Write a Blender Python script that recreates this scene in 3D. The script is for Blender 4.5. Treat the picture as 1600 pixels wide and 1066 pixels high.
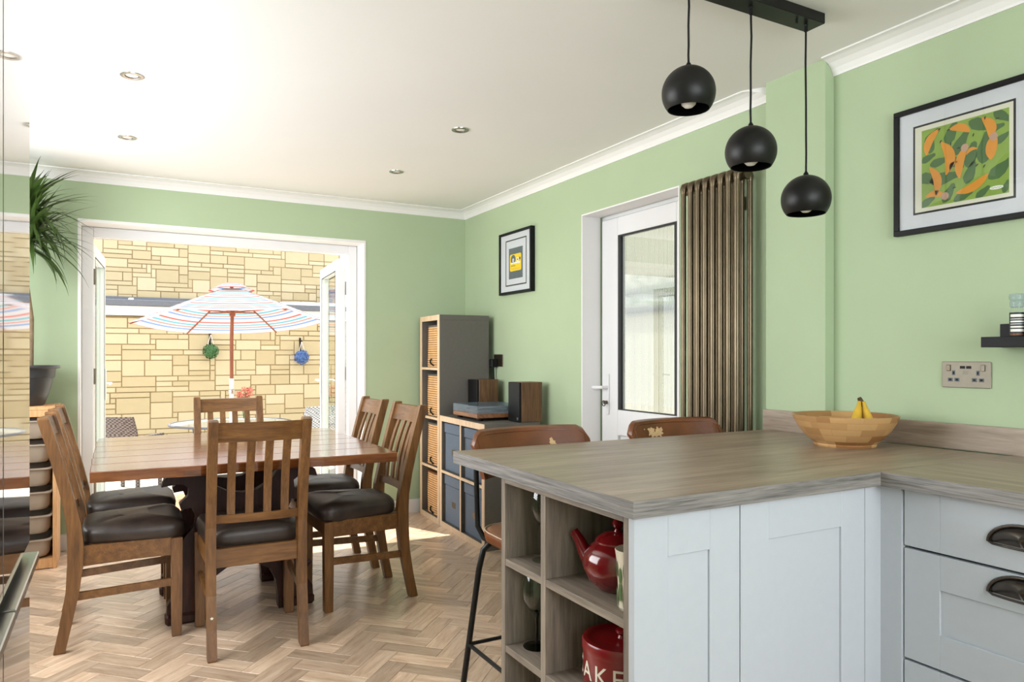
import bpy, bmesh, math, random
from mathutils import Vector, Matrix
R = math.radians
random.seed(7)
for o in list(bpy.data.objects):
    bpy.data.objects.remove(o)
SC = bpy.context.scene
COL = SC.collection

# ------------------------------------------------------------------ camera, world, light, exposure
F_PX, HORIZON, CAM_H, YAW = 1130.0, 556.0, 1.21, 28.75
cd = bpy.data.cameras.new('camera')
cam = bpy.data.objects.new('camera', cd)
COL.objects.link(cam)
cd.sensor_width = 36.0
cd.lens = 36.0 * F_PX / 1600.0
cd.shift_y = (HORIZON - 533.0) / 1600.0
cd.clip_start = 0.02
cam.location = (0, 0, CAM_H)
cam.rotation_euler = (R(90), 0, R(-YAW))
SC.camera = cam

world = bpy.data.worlds.new('world')
SC.world = world
world.use_nodes = True
bg = world.node_tree.nodes['Background']
bg.inputs['Color'].default_value = (0.93, 0.97, 1.0, 1)
bg.inputs['Strength'].default_value = 2.3

def add_light(name, kind, loc, energy, color=(1, 1, 1), size=None, direction=None):
    ld = bpy.data.lights.new(name, kind)
    ld.energy = energy
    ld.color = color
    if kind == 'AREA':
        ld.shape = 'RECTANGLE'
        ld.size, ld.size_y = size
    if kind == 'SUN':
        ld.angle = R(0.6)
    o = bpy.data.objects.new(name, ld)
    o.location = loc
    if direction is not None:
        o.rotation_euler = Vector(direction).to_track_quat('-Z', 'Y').to_euler()
    COL.objects.link(o)
    return o
ELEV = R(60)
add_light('sun', 'SUN', (0, 12, 12), 7.0, (1.0, 0.95, 0.86),
          direction=(0.405 * math.cos(ELEV), -0.914 * math.cos(ELEV), -math.sin(ELEV)))
# added area lamp, as daylight from an unseen window behind the camera
add_light('added_rear_daylight', 'AREA', (0.75, -1.72, 1.62), 57, (0.93, 0.97, 1.0), (2.3, 1.25), (0, 1, -0.02))
# added fill lamp in a made-up left-wall window, hidden behind the fridge
add_light('added_left_daylight', 'AREA', (-0.93, 3.35, 1.5), 52, (0.98, 0.985, 1.0), (2.5, 1.2), (1, 0, 0.0))
# the open garden doors guide the sampling of the sky (a portal gives no light of its own)
door_portal = add_light('garden_door_portal', 'AREA', (0.72, 5.54, 1.02), 1, (1, 1, 1), (1.68, 1.96), (0, -1, 0))
door_portal.data.cycles.is_portal = True

vs = SC.view_settings
vs.view_transform = 'Standard'
vs.look = 'None'
vs.gamma = 1.0
vs.use_curve_mapping = False
vs.exposure = 0.35

# ------------------------------------------------------------------ materials
def srgb(r, g, b):
    f = lambda c: ((c / 255 + 0.055) / 1.055) ** 2.4 if c > 10 else c / 255 / 12.92
    return (f(r), f(g), f(b), 1)

class Nodes:
    def __init__(self, name):
        self.m = bpy.data.materials.new(name)
        self.m.use_nodes = True
        self.t = self.m.node_tree
        self.p = self.t.nodes['Principled BSDF']
        self.out = self.t.nodes['Material Output']
    def n(self, kind, **kw):
        nd = self.t.nodes.new(kind)
        for k, v in kw.items():
            setattr(nd, k, v)
        return nd
    def l(self, a, b):
        self.t.links.new(a, b)

def set_p(p, rough=0.5, metal=0.0, coat=0.0, coat_rough=0.05, spec=0.5, trans=0.0, ior=1.5):
    p.inputs['Roughness'].default_value = rough
    p.inputs['Metallic'].default_value = metal
    p.inputs['Coat Weight'].default_value = coat
    p.inputs['Coat Roughness'].default_value = coat_rough
    p.inputs['Specular IOR Level'].default_value = spec
    p.inputs['Transmission Weight'].default_value = trans
    p.inputs['IOR'].default_value = ior

def mat_plain(name, c, rough=0.5, metal=0.0, var=0.06, scale=30.0, bump=0.0, bscale=200.0, **kw):
    """colour with a little procedural variation"""
    N = Nodes(name)
    set_p(N.p, rough, metal, **kw)
    tc = N.n('ShaderNodeTexCoord')
    nz = N.n('ShaderNodeTexNoise')
    nz.inputs['Scale'].default_value = scale
    nz.inputs['Detail'].default_value = 3
    N.l(tc.outputs['Object'], nz.inputs['Vector'])
    rp = N.n('ShaderNodeValToRGB')
    a = [max(0, x * (1 - var)) for x in c[:3]] + [1]
    b = [min(1, x * (1 + var)) for x in c[:3]] + [1]
    rp.color_ramp.elements[0].color = a
    rp.color_ramp.elements[1].color = b
    rp.color_ramp.elements[0].position = 0.3
    rp.color_ramp.elements[1].position = 0.7
    N.l(nz.outputs['Fac'], rp.inputs['Fac'])
    N.l(rp.outputs['Color'], N.p.inputs['Base Color'])
    if bump:
        n2 = N.n('ShaderNodeTexNoise')
        n2.inputs['Scale'].default_value = bscale
        n2.inputs['Detail'].default_value = 2
        N.l(tc.outputs['Object'], n2.inputs['Vector'])
        bp = N.n('ShaderNodeBump')
        bp.inputs['Strength'].default_value = bump
        bp.inputs['Distance'].default_value = 0.002
        N.l(n2.outputs['Fac'], bp.inputs['Height'])
        N.l(bp.outputs['Normal'], N.p.inputs['Normal'])
    return N.m

def mat_wood(name, cols, axis='X', rough=0.45, stretch=14.0, scale=3.0, bump=0.15, coord='Object', obj_random=0.0, fine=0.35, **kw):
    """grain: noise stretched along one axis, three tone ramp"""
    N = Nodes(name)
    set_p(N.p, rough, **kw)
    tc = N.n('ShaderNodeTexCoord')
    mp = N.n('ShaderNodeMapping')
    sc = {'X': (scale, scale * stretch, scale * stretch), 'Y': (scale * stretch, scale, scale * stretch),
          'Z': (scale * stretch, scale * stretch, scale)}[axis]
    mp.inputs['Scale'].default_value = sc
    N.l(tc.outputs[coord], mp.inputs['Vector'])
    oi = N.n('ShaderNodeObjectInfo')
    at = N.n('ShaderNodeAttribute', attribute_name='rnd')
    add = N.n('ShaderNodeMath', operation='ADD')
    N.l(oi.outputs['Random'], add.inputs[0])
    N.l(at.outputs['Fac'], add.inputs[1])
    fr = N.n('ShaderNodeMath', operation='FRACT')
    N.l(add.outputs[0], fr.inputs[0])
    w = N.n('ShaderNodeMath', operation='MULTIPLY')
    N.l(fr.outputs[0], w.inputs[0])
    w.inputs[1].default_value = 40
    nz = N.n('ShaderNodeTexNoise', noise_dimensions='4D')
    nz.inputs['Scale'].default_value = 1.0
    nz.inputs['Detail'].default_value = 5
    nz.inputs['Distortion'].default_value = 0.6
    N.l(mp.outputs['Vector'], nz.inputs['Vector'])
    N.l(w.outputs[0], nz.inputs['W'])
    n2 = N.n('ShaderNodeTexNoise', noise_dimensions='4D')
    n2.inputs['Scale'].default_value = 5.0
    n2.inputs['Detail'].default_value = 3
    N.l(mp.outputs['Vector'], n2.inputs['Vector'])
    N.l(w.outputs[0], n2.inputs['W'])
    mx = N.n('ShaderNodeMix', data_type='FLOAT')
    mx.inputs['Factor'].default_value = fine
    N.l(nz.outputs['Fac'], mx.inputs['A'])
    N.l(n2.outputs['Fac'], mx.inputs['B'])
    rp = N.n('ShaderNodeValToRGB')
    el = rp.color_ramp.elements
    el[0].position, el[1].position = 0.32, 0.68
    el[0].color, el[1].color = cols[0], cols[2]
    e = el.new(0.5)
    e.color = cols[1]
    N.l(mx.outputs['Result'], rp.inputs['Fac'])
    last = rp.outputs['Color']
    if obj_random:
        hs = N.n('ShaderNodeHueSaturation')
        mr = N.n('ShaderNodeMapRange')
        mr.inputs['To Min'].default_value = 1 - obj_random
        mr.inputs['To Max'].default_value = 1 + obj_random
        N.l(fr.outputs[0], mr.inputs['Value'])
        N.l(mr.outputs['Result'], hs.inputs['Value'])
        N.l(last, hs.inputs['Color'])
        last = hs.outputs['Color']
    N.l(last, N.p.inputs['Base Color'])
    if bump:
        bp = N.n('ShaderNodeBump')
        bp.inputs['Strength'].default_value = bump
        bp.inputs['Distance'].default_value = 0.0015
        N.l(mx.outputs['Result'], bp.inputs['Height'])
        N.l(bp.outputs['Normal'], N.p.inputs['Normal'])
    return N.m

def mat_glass(name, tint=(1, 1, 1, 1), ior=1.45, rough=0.02, gain=1.0):
    """thin clear sheet: transparent with a Fresnel reflection"""
    N = Nodes(name)
    tr = N.n('ShaderNodeBsdfTransparent')
    tr.inputs['Color'].default_value = tint
    gl = N.n('ShaderNodeBsdfGlossy')
    gl.inputs['Roughness'].default_value = rough
    fr = N.n('ShaderNodeFresnel')
    fr.inputs['IOR'].default_value = ior
    mu = N.n('ShaderNodeMath', operation='MULTIPLY')
    mu.inputs[1].default_value = gain
    mu.use_clamp = True
    N.l(fr.outputs[0], mu.inputs[0])
    ge = N.n('ShaderNodeNewGeometry')          # reflect on the outer faces only
    iv = N.n('ShaderNodeMath', operation='SUBTRACT')
    iv.inputs[0].default_value = 1.0
    N.l(ge.outputs['Backfacing'], iv.inputs[1])
    m3 = N.n('ShaderNodeMath', operation='MULTIPLY')
    N.l(mu.outputs[0], m3.inputs[0])
    N.l(iv.outputs[0], m3.inputs[1])
    mx = N.n('ShaderNodeMixShader')
    N.l(m3.outputs[0], mx.inputs[0])
    N.l(tr.outputs[0], mx.inputs[1])
    N.l(gl.outputs[0], mx.inputs[2])
    N.l(mx.outputs[0], N.out.inputs['Surface'])
    return N.m

def mat_stone():
    N = Nodes('honey_stone')
    set_p(N.p, 0.9, spec=0.2)
    oi = N.n('ShaderNodeObjectInfo')
    at = N.n('ShaderNodeAttribute', attribute_name='rnd')
    add = N.n('ShaderNodeMath', operation='ADD')
    N.l(oi.outputs['Random'], add.inputs[0])
    N.l(at.outputs['Fac'], add.inputs[1])
    fr = N.n('ShaderNodeMath', operation='FRACT')
    N.l(add.outputs[0], fr.inputs[0])
    rp = N.n('ShaderNodeValToRGB')
    el = rp.color_ramp.elements
    el[0].color = srgb(180, 162, 127)
    el[1].color = srgb(196, 180, 149)
    e = el.new(0.5)
    e.color = srgb(188, 171, 137)
    N.l(fr.outputs[0], rp.inputs['Fac'])
    tc = N.n('ShaderNodeTexCoord')
    nz = N.n('ShaderNodeTexNoise')
    nz.inputs['Scale'].default_value = 9
    nz.inputs['Detail'].default_value = 6
    N.l(tc.outputs['Object'], nz.inputs['Vector'])
    mx = N.n('ShaderNodeMix', data_type='RGBA', blend_type='MULTIPLY')
    mx.inputs['Factor'].default_value = 0.35
    N.l(rp.outputs['Color'], mx.inputs['A'])
    N.l(nz.outputs['Color'], mx.inputs['B'])
    r2 = N.n('ShaderNodeValToRGB')
    r2.color_ramp.elements[0].color = (0.72, 0.72, 0.72, 1)
    N.l(nz.outputs['Fac'], r2.inputs['Fac'])
    N.l(r2.outputs['Color'], mx.inputs['B'])
    N.l(mx.outputs['Result'], N.p.inputs['Base Color'])
    bp = N.n('ShaderNodeBump')
    bp.inputs['Strength'].default_value = 0.5
    bp.inputs['Distance'].default_value = 0.01
    N.l(nz.outputs['Fac'], bp.inputs['Height'])
    N.l(bp.outputs['Normal'], N.p.inputs['Normal'])
    return N.m

def mat_canopy():
    """pastel stripes parallel to the rim, cloth lets light through"""
    N = Nodes('striped_canopy')
    uv = N.n('ShaderNodeUVMap')
    sp = N.n('ShaderNodeSeparateXYZ')
    N.l(uv.outputs['UV'], sp.inputs[0])
    mu = N.n('ShaderNodeMath', operation='MULTIPLY')
    mu.inputs[1].default_value = 3.6
    N.l(sp.outputs['Y'], mu.inputs[0])
    fr = N.n('ShaderNodeMath', operation='FRACT')
    N.l(mu.outputs[0], fr.inputs[0])
    rp = N.n('ShaderNodeValToRGB')
    rp.color_ramp.interpolation = 'CONSTANT'
    el = rp.color_ramp.elements
    stops = [(0, (172, 172, 172)), (.12, (172, 86, 80)), (.22, (172, 172, 172)), (.36, (90, 142, 152)), (.47, (172, 172, 172)),
             (.57, (174, 112, 102)), (.65, (172, 172, 172)), (.76, (102, 124, 164)), (.86, (172, 172, 172))]
    el[0].position, el[0].color = 0, srgb(*stops[0][1])
    el[1].position, el[1].color = stops[1][0], srgb(*stops[1][1])
    for pz, c in stops[2:]:
        e = el.new(pz)
        e.color = srgb(*c)
    N.l(fr.outputs[0], rp.inputs['Fac'])
    df = N.n('ShaderNodeBsdfDiffuse')
    tl = N.n('ShaderNodeBsdfTranslucent')
    N.l(rp.outputs['Color'], df.inputs['Color'])
    N.l(rp.outputs['Color'], tl.inputs['Color'])
    mx = N.n('ShaderNodeMixShader')
    mx.inputs[0].default_value = 0.4
    N.l(df.outputs[0], mx.inputs[1])
    N.l(tl.outputs[0], mx.inputs[2])
    N.l(mx.outputs[0], N.out.inputs['Surface'])
    return N.m

def mat_weave(name, c0, c1, sx, sz):
    N = Nodes(name)
    set_p(N.p, 0.6)
    tc = N.n('ShaderNodeTexCoord')
    ck = N.n('ShaderNodeTexChecker')
    mp = N.n('ShaderNodeMapping')
    mp.inputs['Scale'].default_value = (sx, sx, sz)
    N.l(tc.outputs['Object'], mp.inputs['Vector'])
    N.l(mp.outputs['Vector'], ck.inputs['Vector'])
    ck.inputs['Scale'].default_value = 1.0
    ck.inputs['Color1'].default_value = c0
    ck.inputs['Color2'].default_value = c1
    N.l(ck.outputs['Color'], N.p.inputs['Base Color'])
    bp = N.n('ShaderNodeBump')
    bp.inputs['Strength'].default_value = 0.6
    bp.inputs['Distance'].default_value = 0.004
    N.l(ck.outputs['Fac'], bp.inputs['Height'])
    N.l(bp.outputs['Normal'], N.p.inputs['Normal'])
    return N.m

M = {}
M['green'] = mat_plain('sage_green_paint', srgb(171, 188, 155), 0.75, var=0.02, scale=3, bump=0.06, bscale=350, spec=0.3)
M['ceiling'] = mat_plain('white_ceiling_paint', srgb(232, 231, 229), 0.9, var=0.01, scale=2, spec=0.2)
M['white'] = mat_plain('white_gloss_paint', srgb(232, 231, 230), 0.45, var=0.012, scale=4)
M['upvc'] = mat_plain('white_upvc', srgb(226, 226, 228), 0.3, var=0.01, scale=4)
M['rubber'] = mat_plain('black_gasket', srgb(30, 32, 36), 0.6)
M['chrome'] = mat_plain('brushed_chrome', srgb(190, 188, 184), 0.25, 1.0, var=0.03)
M['steel'] = mat_plain('brushed_steel', srgb(140, 132, 117), 0.5, 0.3, var=0.04, scale=60)
M['dark_steel'] = mat_plain('dark_steel', srgb(96, 86, 72), 0.4, 0.9)
M['floor_base'] = mat_plain('floor_screed', srgb(120, 92, 68), 0.8)
M['plank'] = mat_wood('oak_herringbone', [srgb(170, 140, 113), srgb(203, 175, 149), srgb(224, 201, 177)], 'X', 0.32,
                      stretch=9, scale=5, bump=0.08, coord='UV', obj_random=0.27, coat=0.4, coat_rough=0.2)
M['oak'] = mat_wood('chair_oak', [srgb(84, 53, 22), srgb(114, 75, 35), srgb(138, 95, 50)], 'Z', 0.42, stretch=10, scale=4, coat=0.15, coat_rough=0.25)
M['oak_h'] = mat_wood('chair_oak_rail', [srgb(84, 53, 22), srgb(114, 75, 35), srgb(138, 95, 50)], 'X', 0.42, stretch=10, scale=4, coat=0.15, coat_rough=0.25)
M['leather'] = mat_plain('dark_brown_leather', srgb(54, 43, 37), 0.42, var=0.35, scale=12, bump=0.35, bscale=60)
M['tabletop'] = mat_wood('varnished_rustic_top', [srgb(70, 35, 14), srgb(112, 63, 29), srgb(146, 90, 47)], 'X', 0.2, stretch=8, scale=2.4, bump=0.12,
                         obj_random=0.10, coat=0.9, coat_rough=0.12)
M['trestle'] = mat_wood('dark_stained_trestle', [srgb(26, 11, 5), srgb(48, 20, 9), srgb(72, 33, 15)], 'Z', 0.45, stretch=8, scale=3, spec=0.3)
GREYW = [srgb(114, 98, 83), srgb(144, 127, 110), srgb(168, 151, 133)]
M['worktop'] = mat_wood('grey_oak_laminate', GREYW, 'X', 0.36, stretch=14, scale=2.2, bump=0.06)
M['worktop_y'] = mat_wood('grey_oak_laminate_run', GREYW, 'Y', 0.36, stretch=14, scale=2.2, bump=0.06)
GREYE = [srgb(62, 60, 60), srgb(124, 120, 117), srgb(154, 149, 145)]
M['worktop_edge'] = mat_wood('grey_oak_edge', GREYE, 'X', 0.5, stretch=34, scale=4, bump=0.35, fine=0.35)
M['worktop_edge_y'] = mat_wood('grey_oak_edge_run', GREYE, 'Y', 0.5, stretch=34, scale=4, bump=0.35, fine=0.35)
M['greyoak_v'] = mat_wood('grey_oak_board', [srgb(98, 88, 80), srgb(130, 118, 106), srgb(156, 143, 128)], 'Z', 0.5, stretch=16, scale=3, bump=0.12)
M['greyoak_y'] = mat_wood('grey_oak_shelf', [srgb(98, 88, 80), srgb(130, 118, 106), srgb(156, 143, 128)], 'Y', 0.5, stretch=16, scale=3, bump=0.12)
M['cabinet'] = mat_plain('pale_grey_cabinet_paint', srgb(184, 189, 197), 0.5, var=0.012, scale=40, bump=0.05, bscale=500)
M['gap'] = mat_plain('carcass_shadow_gap', srgb(60, 60, 62), 0.8)
M['pewter'] = mat_plain('antique_pewter', srgb(78, 72, 66), 0.36, 0.9, var=0.2, scale=30)
M['black_metal'] = mat_plain('black_powder_coat', srgb(13, 13, 13), 0.42, 0.0, spec=0.35, bump=0.08, bscale=600)
M['black'] = mat_plain('satin_black', srgb(16, 16, 17), 0.5, spec=0.22)
M['bulb'] = mat_plain('opal_bulb', srgb(240, 238, 232), 0.3)
M['radiator'] = mat_plain('bare_lacquered_metal', srgb(112, 99, 80), 0.36, 0.85, var=0.16, scale=9)
M['birch'] = mat_wood('birch_edge', [srgb(206, 176, 142), srgb(220, 192, 160), srgb(230, 206, 178)], 'Z', 0.5, stretch=8, scale=4)
M['kallax'] = mat_plain('grey_brown_board', srgb(94, 90, 84), 0.6, var=0.05, scale=50)
M['basket'] = mat_plain('pale_bamboo', srgb(232, 184, 130), 0.5, var=0.12, scale=18)
M['basket_dark'] = mat_plain('bamboo_binding', srgb(120, 74, 40), 0.6)
M['denim'] = mat_plain('slate_blue_fabric', srgb(98, 112, 130), 0.9, var=0.08, scale=120, bump=0.2, bscale=600)
M['walnut'] = mat_wood('walnut_veneer', [srgb(66, 42, 26), srgb(98, 66, 42), srgb(122, 86, 56)], 'Z', 0.45, stretch=14, scale=5)
M['walnut_y'] = mat_wood('walnut_plinth', [srgb(96, 60, 36), srgb(138, 92, 60), srgb(160, 112, 76)], 'Y', 0.45, stretch=10, scale=5)
def mat_acrylic():
    N = Nodes('hazy_acrylic')
    tr = N.n('ShaderNodeBsdfTransparent')
    tr.inputs['Color'].default_value = (0.86, 0.9, 0.93, 1)
    set_p(N.p, 0.06)
    N.p.inputs['Base Color'].default_value = srgb(176, 188, 198)
    mx = N.n('ShaderNodeMixShader')
    mx.inputs[0].default_value = 0.22
    N.l(tr.outputs[0], mx.inputs[1])
    N.l(N.p.outputs[0], mx.inputs[2])
    N.l(mx.outputs[0], N.out.inputs['Surface'])
    return N.m
M['acrylic'] = mat_acrylic()
M['glass'] = mat_glass('clear_glass', (0.97, 0.985, 0.98, 1), 1.45, 0.01)
M['glass_bright'] = mat_glass('polished_glass', (0.97, 0.985, 0.98, 1), 1.5, 0.01, 2.6)
M['reed_line'] = mat_plain('reed_groove', srgb(132, 134, 124), 0.5)
M['smoke_glass'] = mat_glass('green_wine_glass', (0.88, 0.92, 0.88, 1), 1.5, 0.02, 1.8)
M['green_glass'] = mat_glass('dark_green_glass', (0.10, 0.24, 0.20, 1), 1.5, 0.03, 1.4)
M['tan'] = mat_plain('tan_leather', srgb(106, 58, 28), 0.34, var=0.22, scale=9, bump=0.2, bscale=120)
M['chip'] = mat_plain('bare_backing_cloth', srgb(206, 172, 128), 0.85, var=0.1, scale=60)
M['stitch'] = mat_plain('cream_stitching', srgb(190, 168, 138), 0.8)
M['fridge'] = mat_plain('mirror_dark_steel', srgb(150, 148, 146), 0.045, 1.0, var=0.01, scale=2)
M['fridge_side'] = mat_plain('fridge_side_grey', srgb(60, 60, 62), 0.4)
M['pine'] = mat_wood('pine', [srgb(186, 132, 84), srgb(208, 158, 108), srgb(222, 178, 130)], 'Z', 0.5, stretch=8, scale=4)
M['bin'] = mat_plain('putty_plastic', srgb(168, 152, 136), 0.42, var=0.02)
M['pot'] = mat_plain('charcoal_plastic', srgb(52, 52, 54), 0.42, var=0.06)
M['soil'] = mat_plain('potting_soil', srgb(52, 36, 26), 0.95, var=0.4, scale=60)
M['bark'] = mat_plain('dracaena_bark', srgb(122, 104, 80), 0.85, var=0.2, scale=30)
M['leaf'] = mat_plain('dracaena_leaf', srgb(62, 84, 36), 0.4, var=0.35, scale=8)
M['bamboo_bowl'] = mat_plain('bowl_base_wood', srgb(196, 146, 88), 0.42, var=0.1)
M['banana'] = mat_plain('banana_skin', srgb(206, 166, 52), 0.5, var=0.12, scale=30)
M['banana_tip'] = mat_plain('banana_stalk', srgb(72, 54, 26), 0.6)
M['red_glaze'] = mat_plain('red_glaze', srgb(104, 9, 15), 0.14, var=0.06, coat=0.6)
M['red_tin'] = mat_plain('red_enamel', srgb(122, 12, 18), 0.3, var=0.05, coat=0.3)
M['cream'] = mat_plain('cream_print', srgb(232, 222, 206), 0.6)
M['mug'] = mat_plain('cream_glaze', srgb(214, 204, 184), 0.25, var=0.04, coat=0.4)
M['leafprint'] = mat_plain('green_leaf_print', srgb(74, 104, 58), 0.3)
M['mat_board'] = mat_plain('mount_board', srgb(214, 212, 220), 0.8, var=0.01)
M['mat_cream'] = mat_plain('cream_paper', srgb(222, 216, 200), 0.8, var=0.01)
M['art_green'] = mat_plain('art_light_green', srgb(138, 164, 70), 0.7, var=0.06, scale=25)
M['art_dark'] = mat_plain('art_dark_green', srgb(78, 108, 62), 0.7, var=0.06)
M['art_orange'] = mat_plain('art_orange', srgb(222, 146, 48), 0.7, var=0.05)
M['art_pink'] = mat_plain('art_dusty_pink', srgb(190, 150, 130), 0.7)
M['art_black'] = mat_plain('art_ink', srgb(34, 34, 30), 0.7)
M['art_white'] = mat_plain('art_white', srgb(240, 238, 230), 0.7)
M['art_grey'] = mat_plain('art_slate', srgb(92, 98, 106), 0.7)
M['art_yellow'] = mat_plain('art_yellow', srgb(246, 206, 36), 0.7)
M['navy'] = mat_plain('navy_label', srgb(28, 34, 48), 0.5)
M['spice'] = mat_plain('peppercorns', srgb(120, 80, 60), 0.7, var=0.5, scale=300)
M['stone'] = mat_stone()
M['mortar'] = mat_plain('mortar', srgb(158, 134, 96), 0.95, var=0.08)
M['patio'] = mat_plain('pale_patio', srgb(206, 200, 188), 0.9, var=0.06, scale=6)
M['paver'] = mat_plain('terracotta_paver', srgb(186, 130, 98), 0.9, var=0.12, scale=20)
M['fascia'] = mat_plain('white_fascia', srgb(226, 226, 226), 0.5)
M['lead'] = mat_plain('lead_grey', srgb(96, 98, 106), 0.6)
M['roofing'] = mat_plain('pale_roof_panel', srgb(206, 214, 224), 0.5)
M['canopy'] = mat_canopy()
M['teak'] = mat_wood('umbrella_teak', [srgb(110, 54, 30), srgb(142, 76, 44), srgb(166, 98, 60)], 'Z', 0.45)
M['pole_white'] = mat_plain('white_pole', srgb(226, 214, 212), 0.4)
M['rattan'] = mat_weave('brown_rattan', srgb(60, 52, 50), srgb(118, 108, 104), 40, 60)
M['rattan_grey'] = mat_weave('grey_rattan', srgb(120, 122, 130), srgb(196, 198, 204), 40, 60)
M['frost'] = mat_plain('frosted_table_glass', srgb(196, 208, 206), 0.12, var=0.02, coat=0.5)
M['topiary_green'] = mat_plain('topiary_green', srgb(64, 104, 58), 0.7, var=0.4, scale=40)
M['topiary_blue'] = mat_plain('topiary_blue', srgb(74, 104, 158), 0.7, var=0.4, scale=40)
M['petal'] = mat_plain('coral_petal', srgb(216, 130, 112), 0.7, var=0.15)
M['render'] = mat_plain('cream_render', srgb(214, 208, 192), 0.9, var=0.05, scale=4)
M['hedge'] = mat_plain('hedge_leaf', srgb(110, 140, 70), 0.8, var=0.4, scale=20)

def mat_reeded():
    N = Nodes('reeded_glass')
    rf_ = N.n('ShaderNodeBsdfRefraction')
    rf_.inputs['Color'].default_value = (0.66, 0.68, 0.66, 1)
    rf_.inputs['IOR'].default_value = 1.35
    rf_.inputs['Roughness'].default_value = 0.03
    tl = N.n('ShaderNodeBsdfTranslucent')
    tl.inputs['Color'].default_value = (0.36, 0.38, 0.36, 1)
    m1 = N.n('ShaderNodeMixShader')
    m1.inputs[0].default_value = 0.22
    N.l(rf_.outputs[0], m1.inputs[1])
    N.l(tl.outputs[0], m1.inputs[2])
    N.l(m1.outputs[0], N.out.inputs['Surface'])
    return N.m
M['reeded'] = mat_reeded()

def mat_bowl():
    """butcher-block rings: blocks of differing wood round the bowl"""
    N = Nodes('striped_bowl_wood')
    set_p(N.p, 0.4)
    uv = N.n('ShaderNodeUVMap')
    br = N.n('ShaderNodeTexBrick')
    br.inputs['Scale'].default_value = 1.0
    br.inputs['Color1'].default_value = srgb(206, 164, 112)
    br.inputs['Color2'].default_value = srgb(146, 98, 54)
    br.inputs['Mortar'].default_value = srgb(176, 122, 70)
    br.inputs['Mortar Size'].default_value = 0.0004
    br.inputs['Brick Width'].default_value = 0.10
    br.inputs['Row Height'].default_value = 0.022
    N.l(uv.outputs['UV'], br.inputs['Vector'])
    nz = N.n('ShaderNodeTexNoise')
    mp = N.n('ShaderNodeMapping')
    mp.inputs['Scale'].default_value = (12, 160, 1)
    N.l(uv.outputs['UV'], mp.inputs['Vector'])
    N.l(mp.outputs['Vector'], nz.inputs['Vector'])
    rp = N.n('ShaderNodeValToRGB')
    rp.color_ramp.elements[0].color = (0.7, 0.68, 0.64, 1)
    N.l(nz.outputs['Fac'], rp.inputs['Fac'])
    mx = N.n('ShaderNodeMix', data_type='RGBA', blend_type='MULTIPLY')
    mx.inputs['Factor'].default_value = 0.5
    N.l(br.outputs['Color'], mx.inputs['A'])
    N.l(rp.outputs['Color'], mx.inputs['B'])
    N.l(mx.outputs['Result'], N.p.inputs['Base Color'])
    return N.m
M['bowl'] = mat_bowl()

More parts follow.
